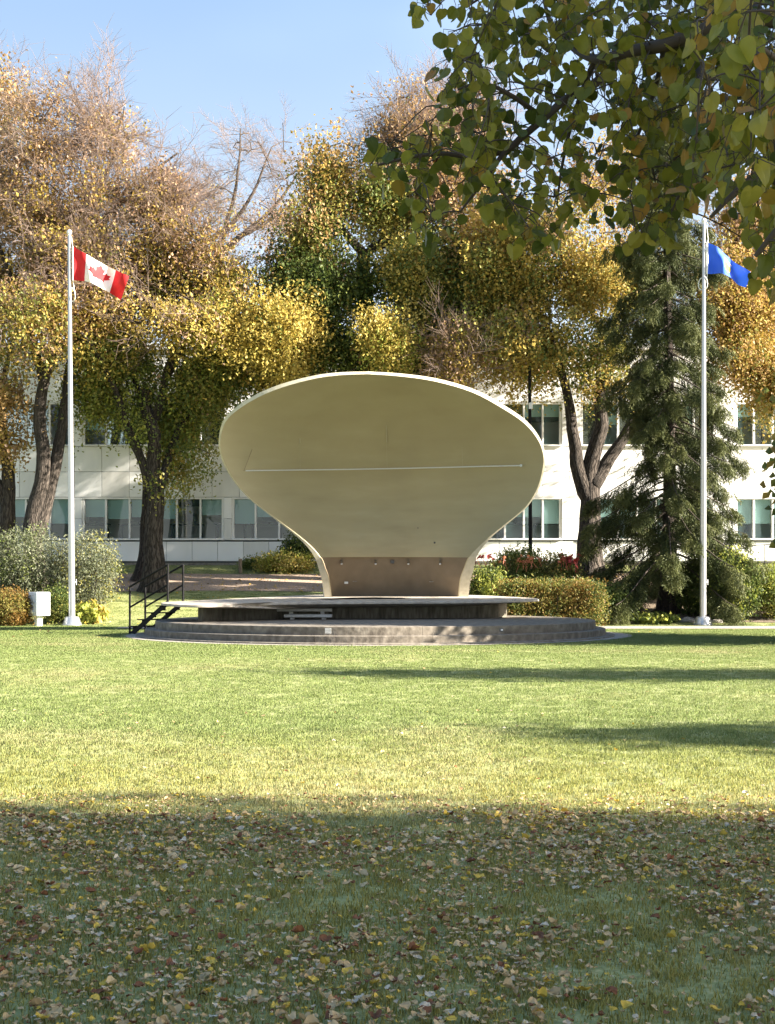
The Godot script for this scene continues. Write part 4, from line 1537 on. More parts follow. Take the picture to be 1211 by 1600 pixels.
	# bare tree beyond the building
	tree.call("nearly bare tree fanning its twigs against the sky beyond the office building", "tree",
		[limb([[318, 860, 76], [322, 700, 76], [328, 560, 76], [335, 450, 76], [345, 385, 76]], 0.5, 0.22),
		limb([[340, 400, 76], [390, 360, 76], [430, 320, 76], [470, 260, 76]], 0.2, 0.03),
		limb([[345, 385, 76], [362, 330, 76], [372, 270, 76], [378, 200, 76]], 0.16, 0.03),
		limb([[372, 370, 76], [420, 345, 76], [455, 320, 76]], 0.13, 0.03),
		limb([[355, 360, 76], [400, 300, 76], [425, 230, 76]], 0.14, 0.03)],
		[blob(385, 250, 76, 45, 75, 2.6, 46, ["pink"], 0, 13),
		blob(440, 270, 76, 55, 60, 2.6, 56, ["pink"], 1, 13),
		blob(425, 345, 76, 60, 30, 2.4, 44, ["pink", "gold"], 4, 13),
		blob(340, 330, 76, 38, 60, 2.2, 28, ["pink", "gold"], 6, 12)], {"bark": M.dark_twig, "twig_up": 0.6, "tip": 0.02})
	# tall tree behind the shell
	tree.call("tall tree rising behind the bandshell, green within and orange at its top", "tree",
		[limb([[572, 930, 57.5], [572, 800, 57.5], [573, 650, 57.5], [572, 520, 57.5], [572, 430, 57.5], [571, 392, 57.5]], 0.42, 0.24),
		limb([[571, 400, 57.5], [548, 372, 57], [520, 345, 56.6], [500, 310, 56.4], [492, 270, 56.4]], 0.2, 0.05),
		limb([[572, 395, 57.5], [598, 385, 57.6], [640, 376, 57.5], [690, 372, 57]], 0.17, 0.05),
		limb([[580, 388, 57.5], [620, 355, 58], [640, 300, 58], [650, 230, 58]], 0.17, 0.04),
		limb([[640, 300, 58], [690, 250, 58], [720, 200, 58]], 0.09, 0.03),
		limb([[573, 500, 57.5], [540, 470, 57], [500, 450, 56.5]], 0.12, 0.04),
		limb([[573, 520, 57.5], [620, 490, 57], [670, 470, 56.5]], 0.13, 0.04)],
		[blob(525, 270, 56.6, 48, 46, 1.8, 40, ["orange", "gold", "olive"], 36, 4),
		blob(505, 345, 56.5, 52, 38, 1.6, 30, ["olive", "orange", "green"], 34, 3),
		blob(600, 320, 58, 70, 62, 2.4, 60, ["green", "olive", "yellow", "olive"], 42, 2),
		blob(640, 225, 58, 62, 48, 2.0, 56, ["pink", "orange", "pink"], 22, 14),
		blob(720, 190, 58, 60, 60, 2.0, 46, ["pink", "orange"], 16, 14),
		blob(700, 300, 58, 70, 60, 2.2, 54, ["pink", "orange", "olive"], 30, 6),
		blob(480, 450, 56.8, 62, 48, 2.0, 54, ["dark_green", "green", "olive"], 50),
		blob(560, 480, 57.0, 70, 70, 2.0, 64, ["dark_green", "green", "dark_green"], 54),
		blob(655, 480, 56.4, 62, 66, 1.8, 60, ["olive", "green", "yellow"], 50),
		blob(640, 415, 56.4, 46, 40, 1.4, 32, ["yellow", "olive", "yellow"], 46),
		blob(520, 545, 57.2, 70, 50, 1.6, 50, ["green", "dark_green"], 54),
		blob(712, 420, 57.6, 62, 70, 1.8, 60, ["olive", "green", "dark_green"], 50),
		blob(735, 520, 57.6, 60, 60, 1.6, 56, ["green", "olive", "gold"], 50),
		blob(480, 400, 57.4, 44, 40, 1.6, 26, ["green", "olive"], 44),
		blob(650, 565, 57.6, 95, 45, 1.6, 60, ["dark_green", "green"], 52)])
	# weeping golden sprays over the shell's top
	tree.call("small golden tree drooping just above the bandshell's crest", "tree",
		[limb([[616, 925, 54.5], [614, 800, 54.5], [612, 680, 54.5], [611, 580, 54.5], [610, 520, 54.5]], 0.16, 0.04)],
		[blob(612, 560, 54.3, 30, 44, 1.0, 30, ["yellow", "yellow", "lime"], 46),
		blob(600, 520, 54.3, 22, 18, 0.7, 10, ["yellow"], 40)], {"spread": 0.34, "leaf_scale": 0.85})
	tree.call("small yellow and tan tree above the right of the bandshell's crest", "tree",
		[limb([[708, 925, 54.5], [706, 800, 54.5], [704, 680, 54.5], [704, 600, 54.5], [704, 500, 54.5]], 0.16, 0.04)],
		[blob(708, 540, 54.2, 32, 48, 1.0, 30, ["yellow", "gold", "pink"], 36, 5),
		blob(716, 478, 54.2, 26, 28, 0.8, 16, ["lime", "yellow"], 40),
		blob(700, 590, 54.2, 26, 22, 0.8, 12, ["gold", "pink"], 30, 4)], {"spread": 0.36, "leaf_scale": 0.85})
	# elm with a V fork right of the shell
	tree.call("great fork-trunked elm right of the bandshell with a golden crown", "tree",
		[limb([[921, 935, 57], [921, 880, 57], [922, 830, 57], [922, 780, 57], [926, 740, 57], [934, 690, 57], [940, 640, 57], [950, 580, 57], [962, 500, 57], [968, 430, 57]], 0.55, 0.12),
		limb([[916, 775, 57], [903, 725, 57], [893, 670, 56.8], [881, 610, 56.6], [868, 560, 56.3], [850, 500, 56]], 0.34, 0.08),
		limb([[930, 755, 57], [956, 715, 57.2], [982, 670, 57.4], [1004, 620, 57.6], [1020, 560, 57.8], [1035, 480, 58]], 0.30, 0.09),
		limb([[984, 668, 57.4], [1025, 650, 57.8], [1070, 632, 58], [1120, 590, 58]], 0.2, 0.06),
		limb([[860, 540, 56.2], [820, 480, 55.6], [780, 440, 55.2]], 0.1, 0.03),
		limb([[955, 540, 57], [915, 470, 56.6], [880, 410, 56.4]], 0.12, 0.03)],
		[blob(880, 540, 56.0, 62, 48, 2.4, 56, ["gold", "yellow", "olive", "green"], 48),
		blob(800, 540, 55.8, 62, 56, 2.2, 58, ["olive", "gold", "yellow"], 48),
		blob(900, 440, 56.4, 80, 62, 2.6, 84, ["gold", "yellow", "gold", "olive"], 48),
		blob(800, 430, 56.0, 76, 62, 2.4, 80, ["olive", "yellow", "green", "gold"], 48),
		blob(760, 360, 56.5, 70, 50, 2.4, 50, ["olive", "orange", "gold"], 42, 2),
		blob(860, 350, 57, 80, 52, 2.4, 46, ["gold", "olive", "pink"], 36, 4),
		blob(960, 520, 56.6, 30, 60, 1.4, 24, ["gold", "olive"], 36),
		blob(1000, 430, 58.6, 56, 80, 1.6, 46, ["olive", "gold", "green"], 44),
		blob(845, 598, 55.6, 70, 18, 1.2, 18, ["lime", "olive", "gold"], 26),
		blob(950, 600, 56.6, 44, 20, 1.0, 10, ["olive", "gold"], 24),
		blob(980, 300, 58, 90, 90, 2.4, 50, ["pink", "gold"], 22, 8)])
	# golden tree beyond the spruce
	tree.call("golden orange tree at the right edge beyond the tall spruce", "tree",
		[limb([[1290, 935, 59], [1286, 820, 59], [1275, 700, 59], [1262, 600, 59], [1250, 500, 59], [1240, 400, 59]], 0.4, 0.1),
		limb([[1270, 660, 59], [1220, 600, 58.6], [1170, 560, 58.4], [1130, 540, 58.2]], 0.16, 0.04),
		limb([[1250, 520, 59], [1190, 460, 58.6], [1140, 420, 58.4]], 0.14, 0.04)],
		[blob(1150, 560, 58.2, 52, 62, 2.0, 56, ["gold", "orange", "olive"], 48),
		blob(1215, 590, 58.6, 55, 55, 2.0, 46, ["gold", "gold", "olive"], 48),
		blob(1160, 470, 58.4, 66, 56, 2.2, 62, ["gold", "orange", "yellow"], 44, 2),
		blob(1100, 450, 58.8, 56, 80, 1.6, 50, ["gold", "olive", "orange"], 44, 2),
		blob(1240, 440, 58.8, 70, 80, 2.2, 60, ["gold", "orange"], 42, 2),
		blob(1190, 340, 58.8, 90, 80, 2.4, 60, ["pink", "gold"], 28, 8)])

# ---------------------------------------------------------------- spruce
func build_spruce() -> void:
	var foot := on_ground(1045, 53.0)
	var o := thing("spruce_tree", "tall dark drooping spruce beside the right flagpole", "tree", foot)
	var top := at(1040, 95, 53.0)
	var pts := []
	var rr := []
	for k in 24:
		var t := k / 23.0
		pts.append(foot.lerp(top, t) + Vector3(sin(t * 5.0) * 0.06, -0.1 if k == 0 else 0.0, 0))
		rr.append(lerpf(0.30, 0.03, pow(t, 0.85)) * (1.0 + 0.7 * exp(-t * 30.0)))
	var g := Geo.new()
	g.tube(pts, rr, 14)
	for k in 5:
		var a := TAU * k / 5.0 + 0.4
		g.tube([foot + Vector3(0, 0.25, 0), foot + Vector3(cos(a) * 0.35, 0.08, sin(a) * 0.35), foot + Vector3(cos(a) * 0.75, -0.06, sin(a) * 0.75)], [0.16, 0.10, 0.03], 7)
	part("trunk", g, M.spruce_bark, o)
	var spray := needle_spray(0.62)
	var b := Geo.new()
	var places := []
	var tints := PackedColorArray()
	var height := top.y - foot.y
	var limbs := 330
	for k in limbs:
		var t := 0.085 + 0.9 * (k + rng.randf()) / limbs
		var a := k * 2.39996 + rf(-0.4, 0.4)
		# the crown narrows in steps: a wide skirt, a thinner waist on the left, long drooping arms above
		var reach := lerpf(2.1, 1.7, t) * (1.0 if t < 0.68 else lerpf(1.0, 0.22, (t - 0.68) / 0.32)) + 1.9 * exp(-t * 4.6)
		if t > 0.27 and t < 0.43 and cos(a) < 0.3:
			reach *= 0.68
		reach *= rf(0.42, 1.2)
		if wobble.get_noise_2d(a * 30.0, t * 400.0) < -0.20:
			continue
		var o0 := foot.lerp(top, t)
		var dir := Vector3(cos(a), 0, sin(a))
		var line := []
		var rad := []
		for q in 8:
			var u := q / 7.0
			var drop := -0.10 * u - (0.62 * u * u - 0.30 * u * u * u * u) * (1.15 - t * 0.7)
			line.append(o0 + dir * (reach * u) + Vector3(0, drop * reach, 0))
			rad.append(lerpf(0.045, 0.008, u) * (1.1 - t * 0.6))
		b.tube(line, rad, 5, false)
		var n := int(reach * 27.0)
		for q in n:
			var u := 0.22 + 0.78 * sqrt(rng.randf())
			var f := u * 7.0
			var p: Vector3 = line[int(f)].lerp(line[mini(int(f) + 1, 7)], f - int(f))
			var side := dir.cross(Vector3.UP) * (1.0 if rng.randf() < 0.5 else -1.0)
			var hang := rf(0.2, 2.0)
			var d := (dir * rf(0.15, 0.9) + side * rf(0.1, 0.8) + Vector3.DOWN * hang).normalized()
			var s := rf(0.75, 1.3) * (1.0 - t * 0.25)
			places.append(Transform3D(Basis.looking_at(-d, Vector3(0.1, 1, 0.05)).scaled(Vector3(s, s, s)), p + side * rf(0, 0.12)))
			var c := tint("spruce")
			if u > 0.8:
				c = c.lerp(Color(0.14, 0.15, 0.055), rf(0.0, 0.7))
			tints.append(c)
	part("branches", b, M.dark_twig, o, true)
	scatter("needles", spray, M.needles, places, tints, o)

# ---------------------------------------------------------------- shrubs
func build_shrubs() -> void:
	var s := func(called: String, label: String, category: String, px: float, d: float, wpx: float, hpx: float, deep: float, tints: Array, n: int, clump: Mesh, scale := 1.0, stems := 14, boxy := 0.0) -> Node3D:
		var k := d / FOCAL
		return shrub(called, label, category, on_ground(px, d), Vector3(wpx * k, hpx * k, deep), tints, n, clump, scale, stems, boxy)
	s.call("silver_shrub", "large silvery loose shrub behind the left flagpole", "shrub", 135, 53.0, 108, 124, 2.2, ["silver", "silver", "silver", "olive"], 950, M.clump_tiny, 1.0, 26)
	s.call("silver_shrub", "grey green shrub with dark bare stems at the picture's left edge", "shrub", 40, 53.2, 124, 132, 2.4, ["silver", "silver", "green"], 950, M.clump_tiny, 1.0, 34)
	s.call("rust_shrub", "low feathery rust brown shrub beside the utility cabinet", "shrub", 14, 50.0, 86, 54, 1.5, ["rust", "rust", "hedge", "olive"], 1500, M.clump_tiny, 0.8, 20)
	s.call("dark_shrub", "small dark green shrub behind the utility cabinet", "shrub", 88, 50.9, 44, 56, 1.0, ["dark_green", "green", "olive"], 500, M.clump_small, 0.8, 10)
	s.call("hosta_plant", "bright yellow green broad-leaved plant at the foot of the left flagpole", "plant", 140, 51.0, 46, 27, 0.8, ["lime", "lime", "yellow"], 150, M.clump_broad, 0.8, 8)
	s.call("hosta_plant", "pale broad-leaved plant hugging the left flagpole's base", "plant", 110, 51.3, 26, 24, 0.6, ["lime", "green"], 70, M.clump_broad, 0.7, 5)
	s.call("ornamental_grass", "yellow clump of ornamental grass beside the bandshell's left foot", "grass clump", 445, 60.8, 90, 28, 1.2, ["lime", "lime", "yellow", "straw"], 600, M.clump_tiny, 1.1, 20)
	s.call("dark_shrub", "dark leafy bush by the office wall behind the yellow grasses", "shrub", 464, 61.3, 52, 52, 1.2, ["dark_green", "dark_green", "green"], 360, M.clump_small, 1.1, 12)
	s.call("green_shrub", "low green ground plant along the foot of the office wall", "plant", 398, 61.6, 50, 16, 0.8, ["green", "dark_green"], 180, M.clump_small, 0.8, 6)
	s.call("clipped_hedge", "clipped hedge turning gold and orange right of the stage", "hedge", 862, 49.6, 172, 72, 1.5, ["hedge", "hedge", "rust", "olive", "olive", "dark_green", "dark_green"], 3200, M.clump_tiny, 0.95, 60, 0.75)
	s.call("green_shrub", "glossy green shrub against the bandshell's right foot", "shrub", 763, 51.5, 60, 84, 1.5, ["green", "dark_green", "lime"], 800, M.clump_small, 0.95, 14)
	s.call("rose_bush", "tall green rose bush behind the clipped hedge", "shrub", 812, 53.2, 96, 100, 1.5, ["dark_green", "green", "olive"], 1000, M.clump_small, 1.0, 22)
	s.call("rose_bush", "feathery green bush between the rose bush and the forked elm", "shrub", 872, 53.0, 80, 92, 1.4, ["green", "olive", "dark_green", "hedge"], 900, M.clump_small, 0.9, 22)
	s.call("dark_shrub", "dark leafless-footed shrub at the right end of the hedge", "shrub", 950, 51.0, 64, 64, 1.4, ["dark_green", "dark_green", "green"], 420, M.clump_small, 0.9, 16)
	s.call("dark_shrub", "shaded dark shrub behind the foot of the right flagpole", "shrub", 1085, 52.4, 62, 88, 1.3, ["dark_green", "dark_green"], 600, M.clump_small, 1.0, 14)
	s.call("green_shrub", "broad green shrub right of the right flagpole", "shrub", 1140, 51.6, 100, 108, 2.0, ["green", "dark_green", "dark_green", "lime"], 1500, M.clump_small, 1.0, 24)
	s.call("green_shrub", "pale green shrub cut by the picture's right edge", "shrub", 1210, 52.0, 76, 84, 1.6, ["lime", "green", "olive"], 700, M.clump_small, 1.0, 14)
	s.call("ground_cover_plant", "low mat of green leaves edging the bed before the spruce", "plant", 1020, 50.8, 76, 15, 0.9, ["green", "lime", "dark_green"], 220, M.clump_broad, 0.55, 6)
	s.call("thin_shrub", "thin bare-stemmed shrub before the spruce trunk", "shrub", 985, 51.8, 50, 52, 1.2, ["pink", "rust", "green"], 90, M.clump_tiny, 0.9, 26)
	# flowers above the rose bushes
	var g := Geo.new()
	for k in 9:
		var a := TAU * k / 9.0
		var tip := Vector3(cos(a), 0.5 + 0.3 * sin(a * 2.0), sin(a)) * 0.06
		var w := Vector3(-sin(a), 0, cos(a)) * 0.03
		g.tri(Vector3.ZERO, tip - w, tip + w)
	g.tube([Vector3(0, -0.3, 0), Vector3.ZERO], [0.006, 0.006], 4, false)
	var m := g.mesh()
	for f in [[752, 872, 6, 53.0, "cluster of red blossoms beside the bandshell's right edge"], [893, 874, 9, 52.6, "cluster of bright red blossoms left of the forked elm"], [812, 874, 7, 52.6, "row of small salmon blossoms along the rose bush top"], [850, 876, 7, 52.6, "few small orange blossoms above the hedge"]]:
		var mid := at(f[0], f[1], f[3])
		var o := thing("blossom_cluster", f[4], "flowers", Vector3(mid.x, ground_y(mid.z), mid.z), "blossoms behind the hedge")
		var tall: bool = f[0] == 752 or f[0] == 893
		for k in int(f[2]) * 2:
			var b := part("blossom", m, M.red if tall else M.salmon, o)
			var sc := rf(1.0, 1.7) * (1.0 if tall else 0.75)
			b.transform = Transform3D(Basis.from_euler(Vector3(rf(-0.2, 1.1), rf(0, TAU), rf(-0.4, 0.4))).scaled(Vector3(sc, sc, sc)), mid - o.position + Vector3(rf(-0.45, 0.45) * (1.0 if tall else 1.6), rf(-0.12, 0.12), rf(-0.2, 0.3)))
		var st := Geo.new()
		for k in 5:
			var x := rf(-0.35, 0.35)
			st.tube([Vector3(mid.x + x, ground_y(mid.z) - 0.05, mid.z), Vector3(mid.x + x * 1.1, mid.y, mid.z)], [0.008, 0.005], 4, false)
		part("stem", st, M.dark_twig, o, true)

# ---------------------------------------------------------------- the linden bough in front
func heart_leaf(fold: float, curl: float, sd: int) -> ArrayMesh:
	# hangs from its stalk at the origin, tip down
	var g := Geo.new()
	var out := [[0.0, 0.0], [0.20, 0.06], [0.41, -0.03], [0.52, -0.23], [0.51, -0.47], [0.40, -0.70], [0.20, -0.89], [0.0, -1.0]]
	var f := FastNoiseLite.new()
	f.seed = sd
	f.frequency = 0.9
	for side in [-1.0, 1.0]:
		var rows := []
		for k in out.size():
			var row := []
			for q in 4:
				var u := q / 3.0
				var x: float = out[k][0] * u * side
				var y: float = lerpf(-1.0 * k / (out.size() - 1.0), out[k][1], pow(u, 1.3)) 
				var z: float = absf(x) * fold - curl * y * y + 0.09 * f.get_noise_2d(x * 2.0 + 5.0, y * 2.0)
				row.append(Vector3(x, y, z) * 0.072)
			rows.append(row)
		var at0 := g.v.size()
		g.grid(rows, side > 0)
		for k in range(at0, g.v.size()):
			var u := (k - at0) % 4
			var sh := 1.0 + 0.22 * f.get_noise_2d(g.v[k].x * 90.0, g.v[k].y * 90.0)
			g.c[k] = Color(sh * (1.18 if u == 0 else (1.1 if u == 3 else 1.0)), sh * (1.12 if u == 0 else 1.0), sh * 0.95)
	return g.mesh()

func build_near_linden() -> void:
	var foot := Vector3(4.6, 0, -5.2)
	var o := thing("linden_tree", "near linden whose leafy bough hangs into the picture's upper right", "tree", foot)
	var g := Geo.new()
	g.tube(smooth([foot + Vector3(0, -0.1, 0), foot + Vector3(0.05, 1.2, 0), foot + Vector3(0, 2.6, 0.05), foot + Vector3(0.1, 4.2, 0), foot + Vector3(0.1, 6.4, 0.1), foot + Vector3(0, 9.5, 0)], 4), range(21).map(func(k): return lerpf(0.30, 0.06, k / 20.0) * (1.0 + 0.5 * exp(-k * 1.2))), 14)
	part("trunk", g, M.bark, o)
	# boughs in view
	var lines := [
		[[[2650, 420, 5.2], [1900, 210, 5.0], [1450, 90, 4.7], [1190, 28, 4.55], [1100, 48, 4.55], [1040, 70, 4.6], [985, 80, 4.7], [930, 92, 4.9], [890, 70, 5.25], [862, 40, 5.3], [850, 0, 5.4]], 0.036, 0.006],
		[[[985, 80, 5.2], [930, 130, 5.1], [885, 155, 5.05], [850, 185, 5.0], [815, 215, 5.0], [790, 235, 5.0], [740, 245, 4.95], [690, 240, 4.9], [640, 246, 4.9], [590, 258, 4.9]], 0.018, 0.004],
		[[[1100, 48, 5.2], [1090, 130, 5.0], [1095, 200, 4.9], [1080, 260, 4.8], [1050, 330, 4.8]], 0.014, 0.004],
		[[[1450, 90, 5.2], [1330, 180, 4.6], [1230, 240, 4.3], [1160, 290, 4.2], [1110, 340, 4.2]], 0.022, 0.005],
		[[[1900, 210, 5.2], [1600, 250, 4.2], [1380, 280, 3.6], [1250, 330, 3.4], [1180, 400, 3.4]], 0.025, 0.005],
		[[[1330, 180, 4.6], [1270, 120, 3.6], [1210, 90, 3.2], [1170, 60, 3.1]], 0.014, 0.004],
		[[[930, 92, 5.2], [900, 170, 5.4], [880, 250, 5.5], [870, 320, 5.5]], 0.012, 0.003],
		[[[1040, 70, 5.2], [1020, 150, 5.5], [990, 230, 5.6], [970, 300, 5.6]], 0.012, 0.003],
		[[[1190, 28, 5.2], [1150, -20, 5.4], [1060, -50, 5.5], [950, -60, 5.6], [820, -40, 5.6], [730, 10, 5.6]], 0.022, 0.004],
		[[[850, 185, 5.0], [800, 150, 4.9], [755, 130, 4.9], [715, 140, 4.9]], 0.01, 0.003],
		[[[790, 235, 5.0], [750, 290, 4.9], [720, 330, 4.9]], 0.009, 0.003]]
	var knots: Array[Vector3] = []
	for l in lines:
		var pts := []
		for p in l[0]:
			pts.append(at(p[0], p[1], p[2]))
		pts = smooth(pts, 5)
		var rr := []
		for k in pts.size():
			rr.append(lerpf(l[1], l[2], float(k) / (pts.size() - 1)))
			if pts[k].x < 4.2:
				knots.append(pts[k])
		var bg := Geo.new()
		bg.tube(pts, rr, 8)
		part("bough", bg, M.dark_twig, o)
	# twigs and their leaves; the bough fills a loose hanging curtain
	var edge := PackedVector2Array([Vector2(668, -60), Vector2(664, 20), Vector2(700, 40), Vector2(698, 95), Vector2(668, 125), Vector2(690, 180), Vector2(590, 225), Vector2(582, 252), Vector2(640, 265), Vector2(655, 345), Vector2(720, 358), Vector2(740, 315), Vector2(800, 362), Vector2(872, 362), Vector2(905, 325), Vector2(960, 290), Vector2(975, 375), Vector2(1055, 365), Vector2(1078, 300), Vector2(1112, 285), Vector2(1150, 325), Vector2(1184, 330), Vector2(1196, 430), Vector2(1290, 440), Vector2(1290, -60)])
	var leaf_shapes := []
	for k in 8:
		leaf_shapes.append(heart_leaf(rf(-0.2, 0.9), rf(-0.3, 0.75), 50 + k))
	var twigs := Geo.new()
	var leaves := []
	var tries := 0
	while leaves.size() < 4700 and tries < 26000:
		tries += 1
		var inside := leaves.size() < 2700
		var px := rf(570, 1290) if inside else rf(1290, 2300)
		var py := rf(-60, 445) if inside else rf(-260, 420)
		if inside and not Geometry2D.is_point_in_polygon(Vector2(px, py), edge):
			continue
		# gaps where the sky and the trees behind show through
		var gap := wobble.get_noise_2d(px * 0.75, py * 0.75)
		var right := clampf((px - 850.0) / 250.0, 0, 1)
		if gap < -0.10 - 0.3 * right or (px > 820 and px < 960 and py > 180 and rng.randf() < 0.45):
			continue
		var d := rf(4.5, 5.7)
		if px > 1080 and rng.randf() < 0.35:
			d = rf(3.2, 4.6)
		if px > 1150 and py < 280 and rng.randf() < 0.05:
			d = rf(2.5, 3.0)
		var p := at(px, py, d)
		var from := knots[0]
		var best := 1e9
		for q in knots:
			var c := q.distance_to(p) + maxf(0.0, p.y - q.y) * 0.8
			if c < best:
				best = c
				from = q
		var mid := from.lerp(p, 0.5) + Vector3(rf(-0.12, 0.12), 0.12 + rf(-0.1, 0.12), rf(-0.12, 0.12)) * best
		if best > 0.09:
			twigs.tube(smooth([from, mid, p], 3), range(7).map(func(k): return lerpf(0.0030, 0.0016, k / 6.0)), 4, false)
			knots.append(mid)
			knots.append(p)
		for k in 2 + rng.randi() % 2:
			var c := p + Vector3(rf(-0.05, 0.05), rf(-0.07, 0.02), rf(-0.06, 0.06))
			twigs.tube([p, c + Vector3(0, 0.012, 0), c], [0.0011, 0.0011, 0.0011], 3, false)
			var b := Basis.from_euler(Vector3(rf(-0.9, 0.6), rf(0, TAU), rf(-0.7, 0.7)))
			var s := rf(0.38, 0.74)
			var tc := Color(0.05, 0.07, 0.012).lerp(Color(0.25, 0.245, 0.036), pow(rng.randf(), 1.1))
			var old := rng.randf() + 0.12 * right
			if old > 0.955:
				tc = Color(0.22, 0.16, 0.025).lerp(Color(0.30, 0.16, 0.035), rng.randf())
			elif old > 0.76:
				tc = Color(0.24, 0.215, 0.035)
			leaves.append([Transform3D(b.scaled(Vector3(s, s, s)), c), tc, leaf_shapes[rng.randi() % 8], d])
	part("twigs", twigs, M.dark_twig, o, true)
	# the 300 that show largest are parts of their own
	leaves.sort_custom(func(x, y): return x[3] + (9.0 if x[0].origin.x > 0.257 * x[3] else 0.0) < y[3] + (9.0 if y[0].origin.x > 0.257 * y[3] else 0.0))
	var mats := {}
	for k in leaves.size():
		if k < 300:
			var q: Color = leaves[k][1]
			var key := "%.2f %.2f" % [snappedf(q.r, 0.02), snappedf(q.g, 0.02)]
			if not mats.has(key):
				var m: StandardMaterial3D = M.near_leaf.duplicate()
				m.albedo_color = q.linear_to_srgb()
				mats[key] = m
			var leaf := part("leaf", leaves[k][2], mats[key], o)
			leaf.transform = Transform3D(leaves[k][0].basis, leaves[k][0].origin - foot)
	for j in 8:
		var places := []
		var tints := PackedColorArray()
		for k in range(300, leaves.size()):
			if leaves[k][2] == leaf_shapes[j]:
				places.append(leaves[k][0])
				tints.append(leaves[k][1])
		scatter("foliage", leaf_shapes[j], M.near_leaf, places, tints, o)
	# the rest of the crown, above and beside the picture
	var more := []
	var more_t := PackedColorArray()
	var big := leaf_clump(12, 0.085, 0.35, 1.3)
	var hold := Geo.new()
	for k in 450:
		var v := Vector3(rng.randfn(), rng.randfn(), rng.randfn()).normalized() * pow(rng.randf(), 0.4)
		var p := foot + Vector3(1.6, 7.2, 0.8) + Vector3(v.x * 4.4, v.y * 3.2, v.z * 4.2)
		var pd := maxf(0.3, -p.z)
		var row := ROW_HORIZON - (p.y - EYE) / pd * FOCAL
		if p.z < 0.5 and row > -120.0 and (p.x / pd * FOCAL + 605.5) < 1560.0:
			continue
		more.append(Transform3D(Basis.from_euler(Vector3(rf(-0.6, 0.6), rf(0, TAU), rf(-0.6, 0.6))), p))
		more_t.append(mixed(["green", "green", "olive"]))
		if k % 14 == 0:
			hold.tube(smooth([foot + Vector3(0, rf(3.0, 8.0), 0), foot.lerp(p, 0.5) + Vector3(0, 3.6, 0), p], 3), range(7).map(func(q): return lerpf(0.05, 0.01, q / 6.0)), 5, false)
	part("branches", hold, M.bark, o, true)
	scatter("crown", big, M.leaves, more, more_t, o)

# ---------------------------------------------------------------- trees beside the lawn, out of the picture, that shade it
func build_shade_trees() -> void:
	var k := 1.0 / tan(deg_to_rad(SUN_HEIGHT))
	var away := Vector3(-cos(deg_to_rad(SUN_SIDE)), 0, -sin(deg_to_rad(SUN_SIDE))) * k    # shadow shift for each metre of height
	var proto := leaf_clump(12, 0.22, 0.75, 1.4)
	# [where the shade of the crown falls (x, z), height of the crown's middle, reach, clumps, label]
	var list := [
		[Vector3(-1.0, 0, -5.6), 13.0, Vector3(4.0, 2.8, 4.5), 1200, "linden beside the lawn whose shade lies across the near grass"],
		[Vector3(3.5, 0, -5.2), 16.5, Vector3(4.0, 3.0, 4.5), 1200, "second linden beside the lawn, right of the first"],
		[Vector3(-6.0, 0, -6.4), 14.5, Vector3(3.6, 2.8, 4.3), 1000, "broad linden beside the lawn, farthest into the shade"],
		[Vector3(6.6, 0, -14.6), 10.0, Vector3(2.6, 2.0, 0.6), 250, "narrow ash beside the lawn"],
		[Vector3(5.0, 0, -24.7), 12.0, Vector3(5.6, 2.2, 0.5), 260, "wide ash beside the lawn beyond the narrow one"],
		[Vector3(2.2, 0, -40.6), 5.0, Vector3(1.5, 4.3, 4.0), 2400, "young ash beside the paved way right of the stage"]]
	for e in list:
		var mid: Vector3 = e[0] - away * e[1] + Vector3(0, e[1], 0)
		var foot := Vector3(mid.x, ground_y(mid.z), mid.z)
		var o := thing("linden_tree" if e[4].contains("linden") else "ash_tree", e[4], "tree", foot, "trees along the right side of the lawn")
		var g := Geo.new()
		g.tube([foot + Vector3(0, -0.1, 0), foot + Vector3(0.05, 1.0, 0), foot + Vector3(0, mid.y * 0.6, 0), mid + Vector3(0, e[2].y * 0.6, 0)], [0.34, 0.25, 0.2, 0.05], 10)
		part("trunk", g, M.bark, o)
		var places := []
		var tints := PackedColorArray()
		var b := Geo.new()
		for n in int(e[3]):
			var v := Vector3(rng.randfn(), rng.randfn(), rng.randfn()).normalized() * pow(rng.randf(), 0.4)
			var p: Vector3 = mid + Vector3(v.x * e[2].x, v.y * e[2].y, v.z * e[2].z)
			var shade: Vector3 = p + away * p.y
			if Vector2((shade.x + 0.75) / 1.5, (shade.z + 4.9) / 0.95).length() < 1.0:
				continue
			places.append(Transform3D(Basis.from_euler(Vector3(rf(-0.5, 0.5), rf(0, TAU), rf(-0.5, 0.5))), p))
			tints.append(mixed(["green", "olive", "gold"]))
			if n % 40 == 0:
				b.tube([foot.lerp(mid, rf(0.5, 0.9)), p], [0.05, 0.01], 5, false)
		part("branches", b, M.bark, o, true)
		scatter("crown", proto, M.leaves, places, tints, o)

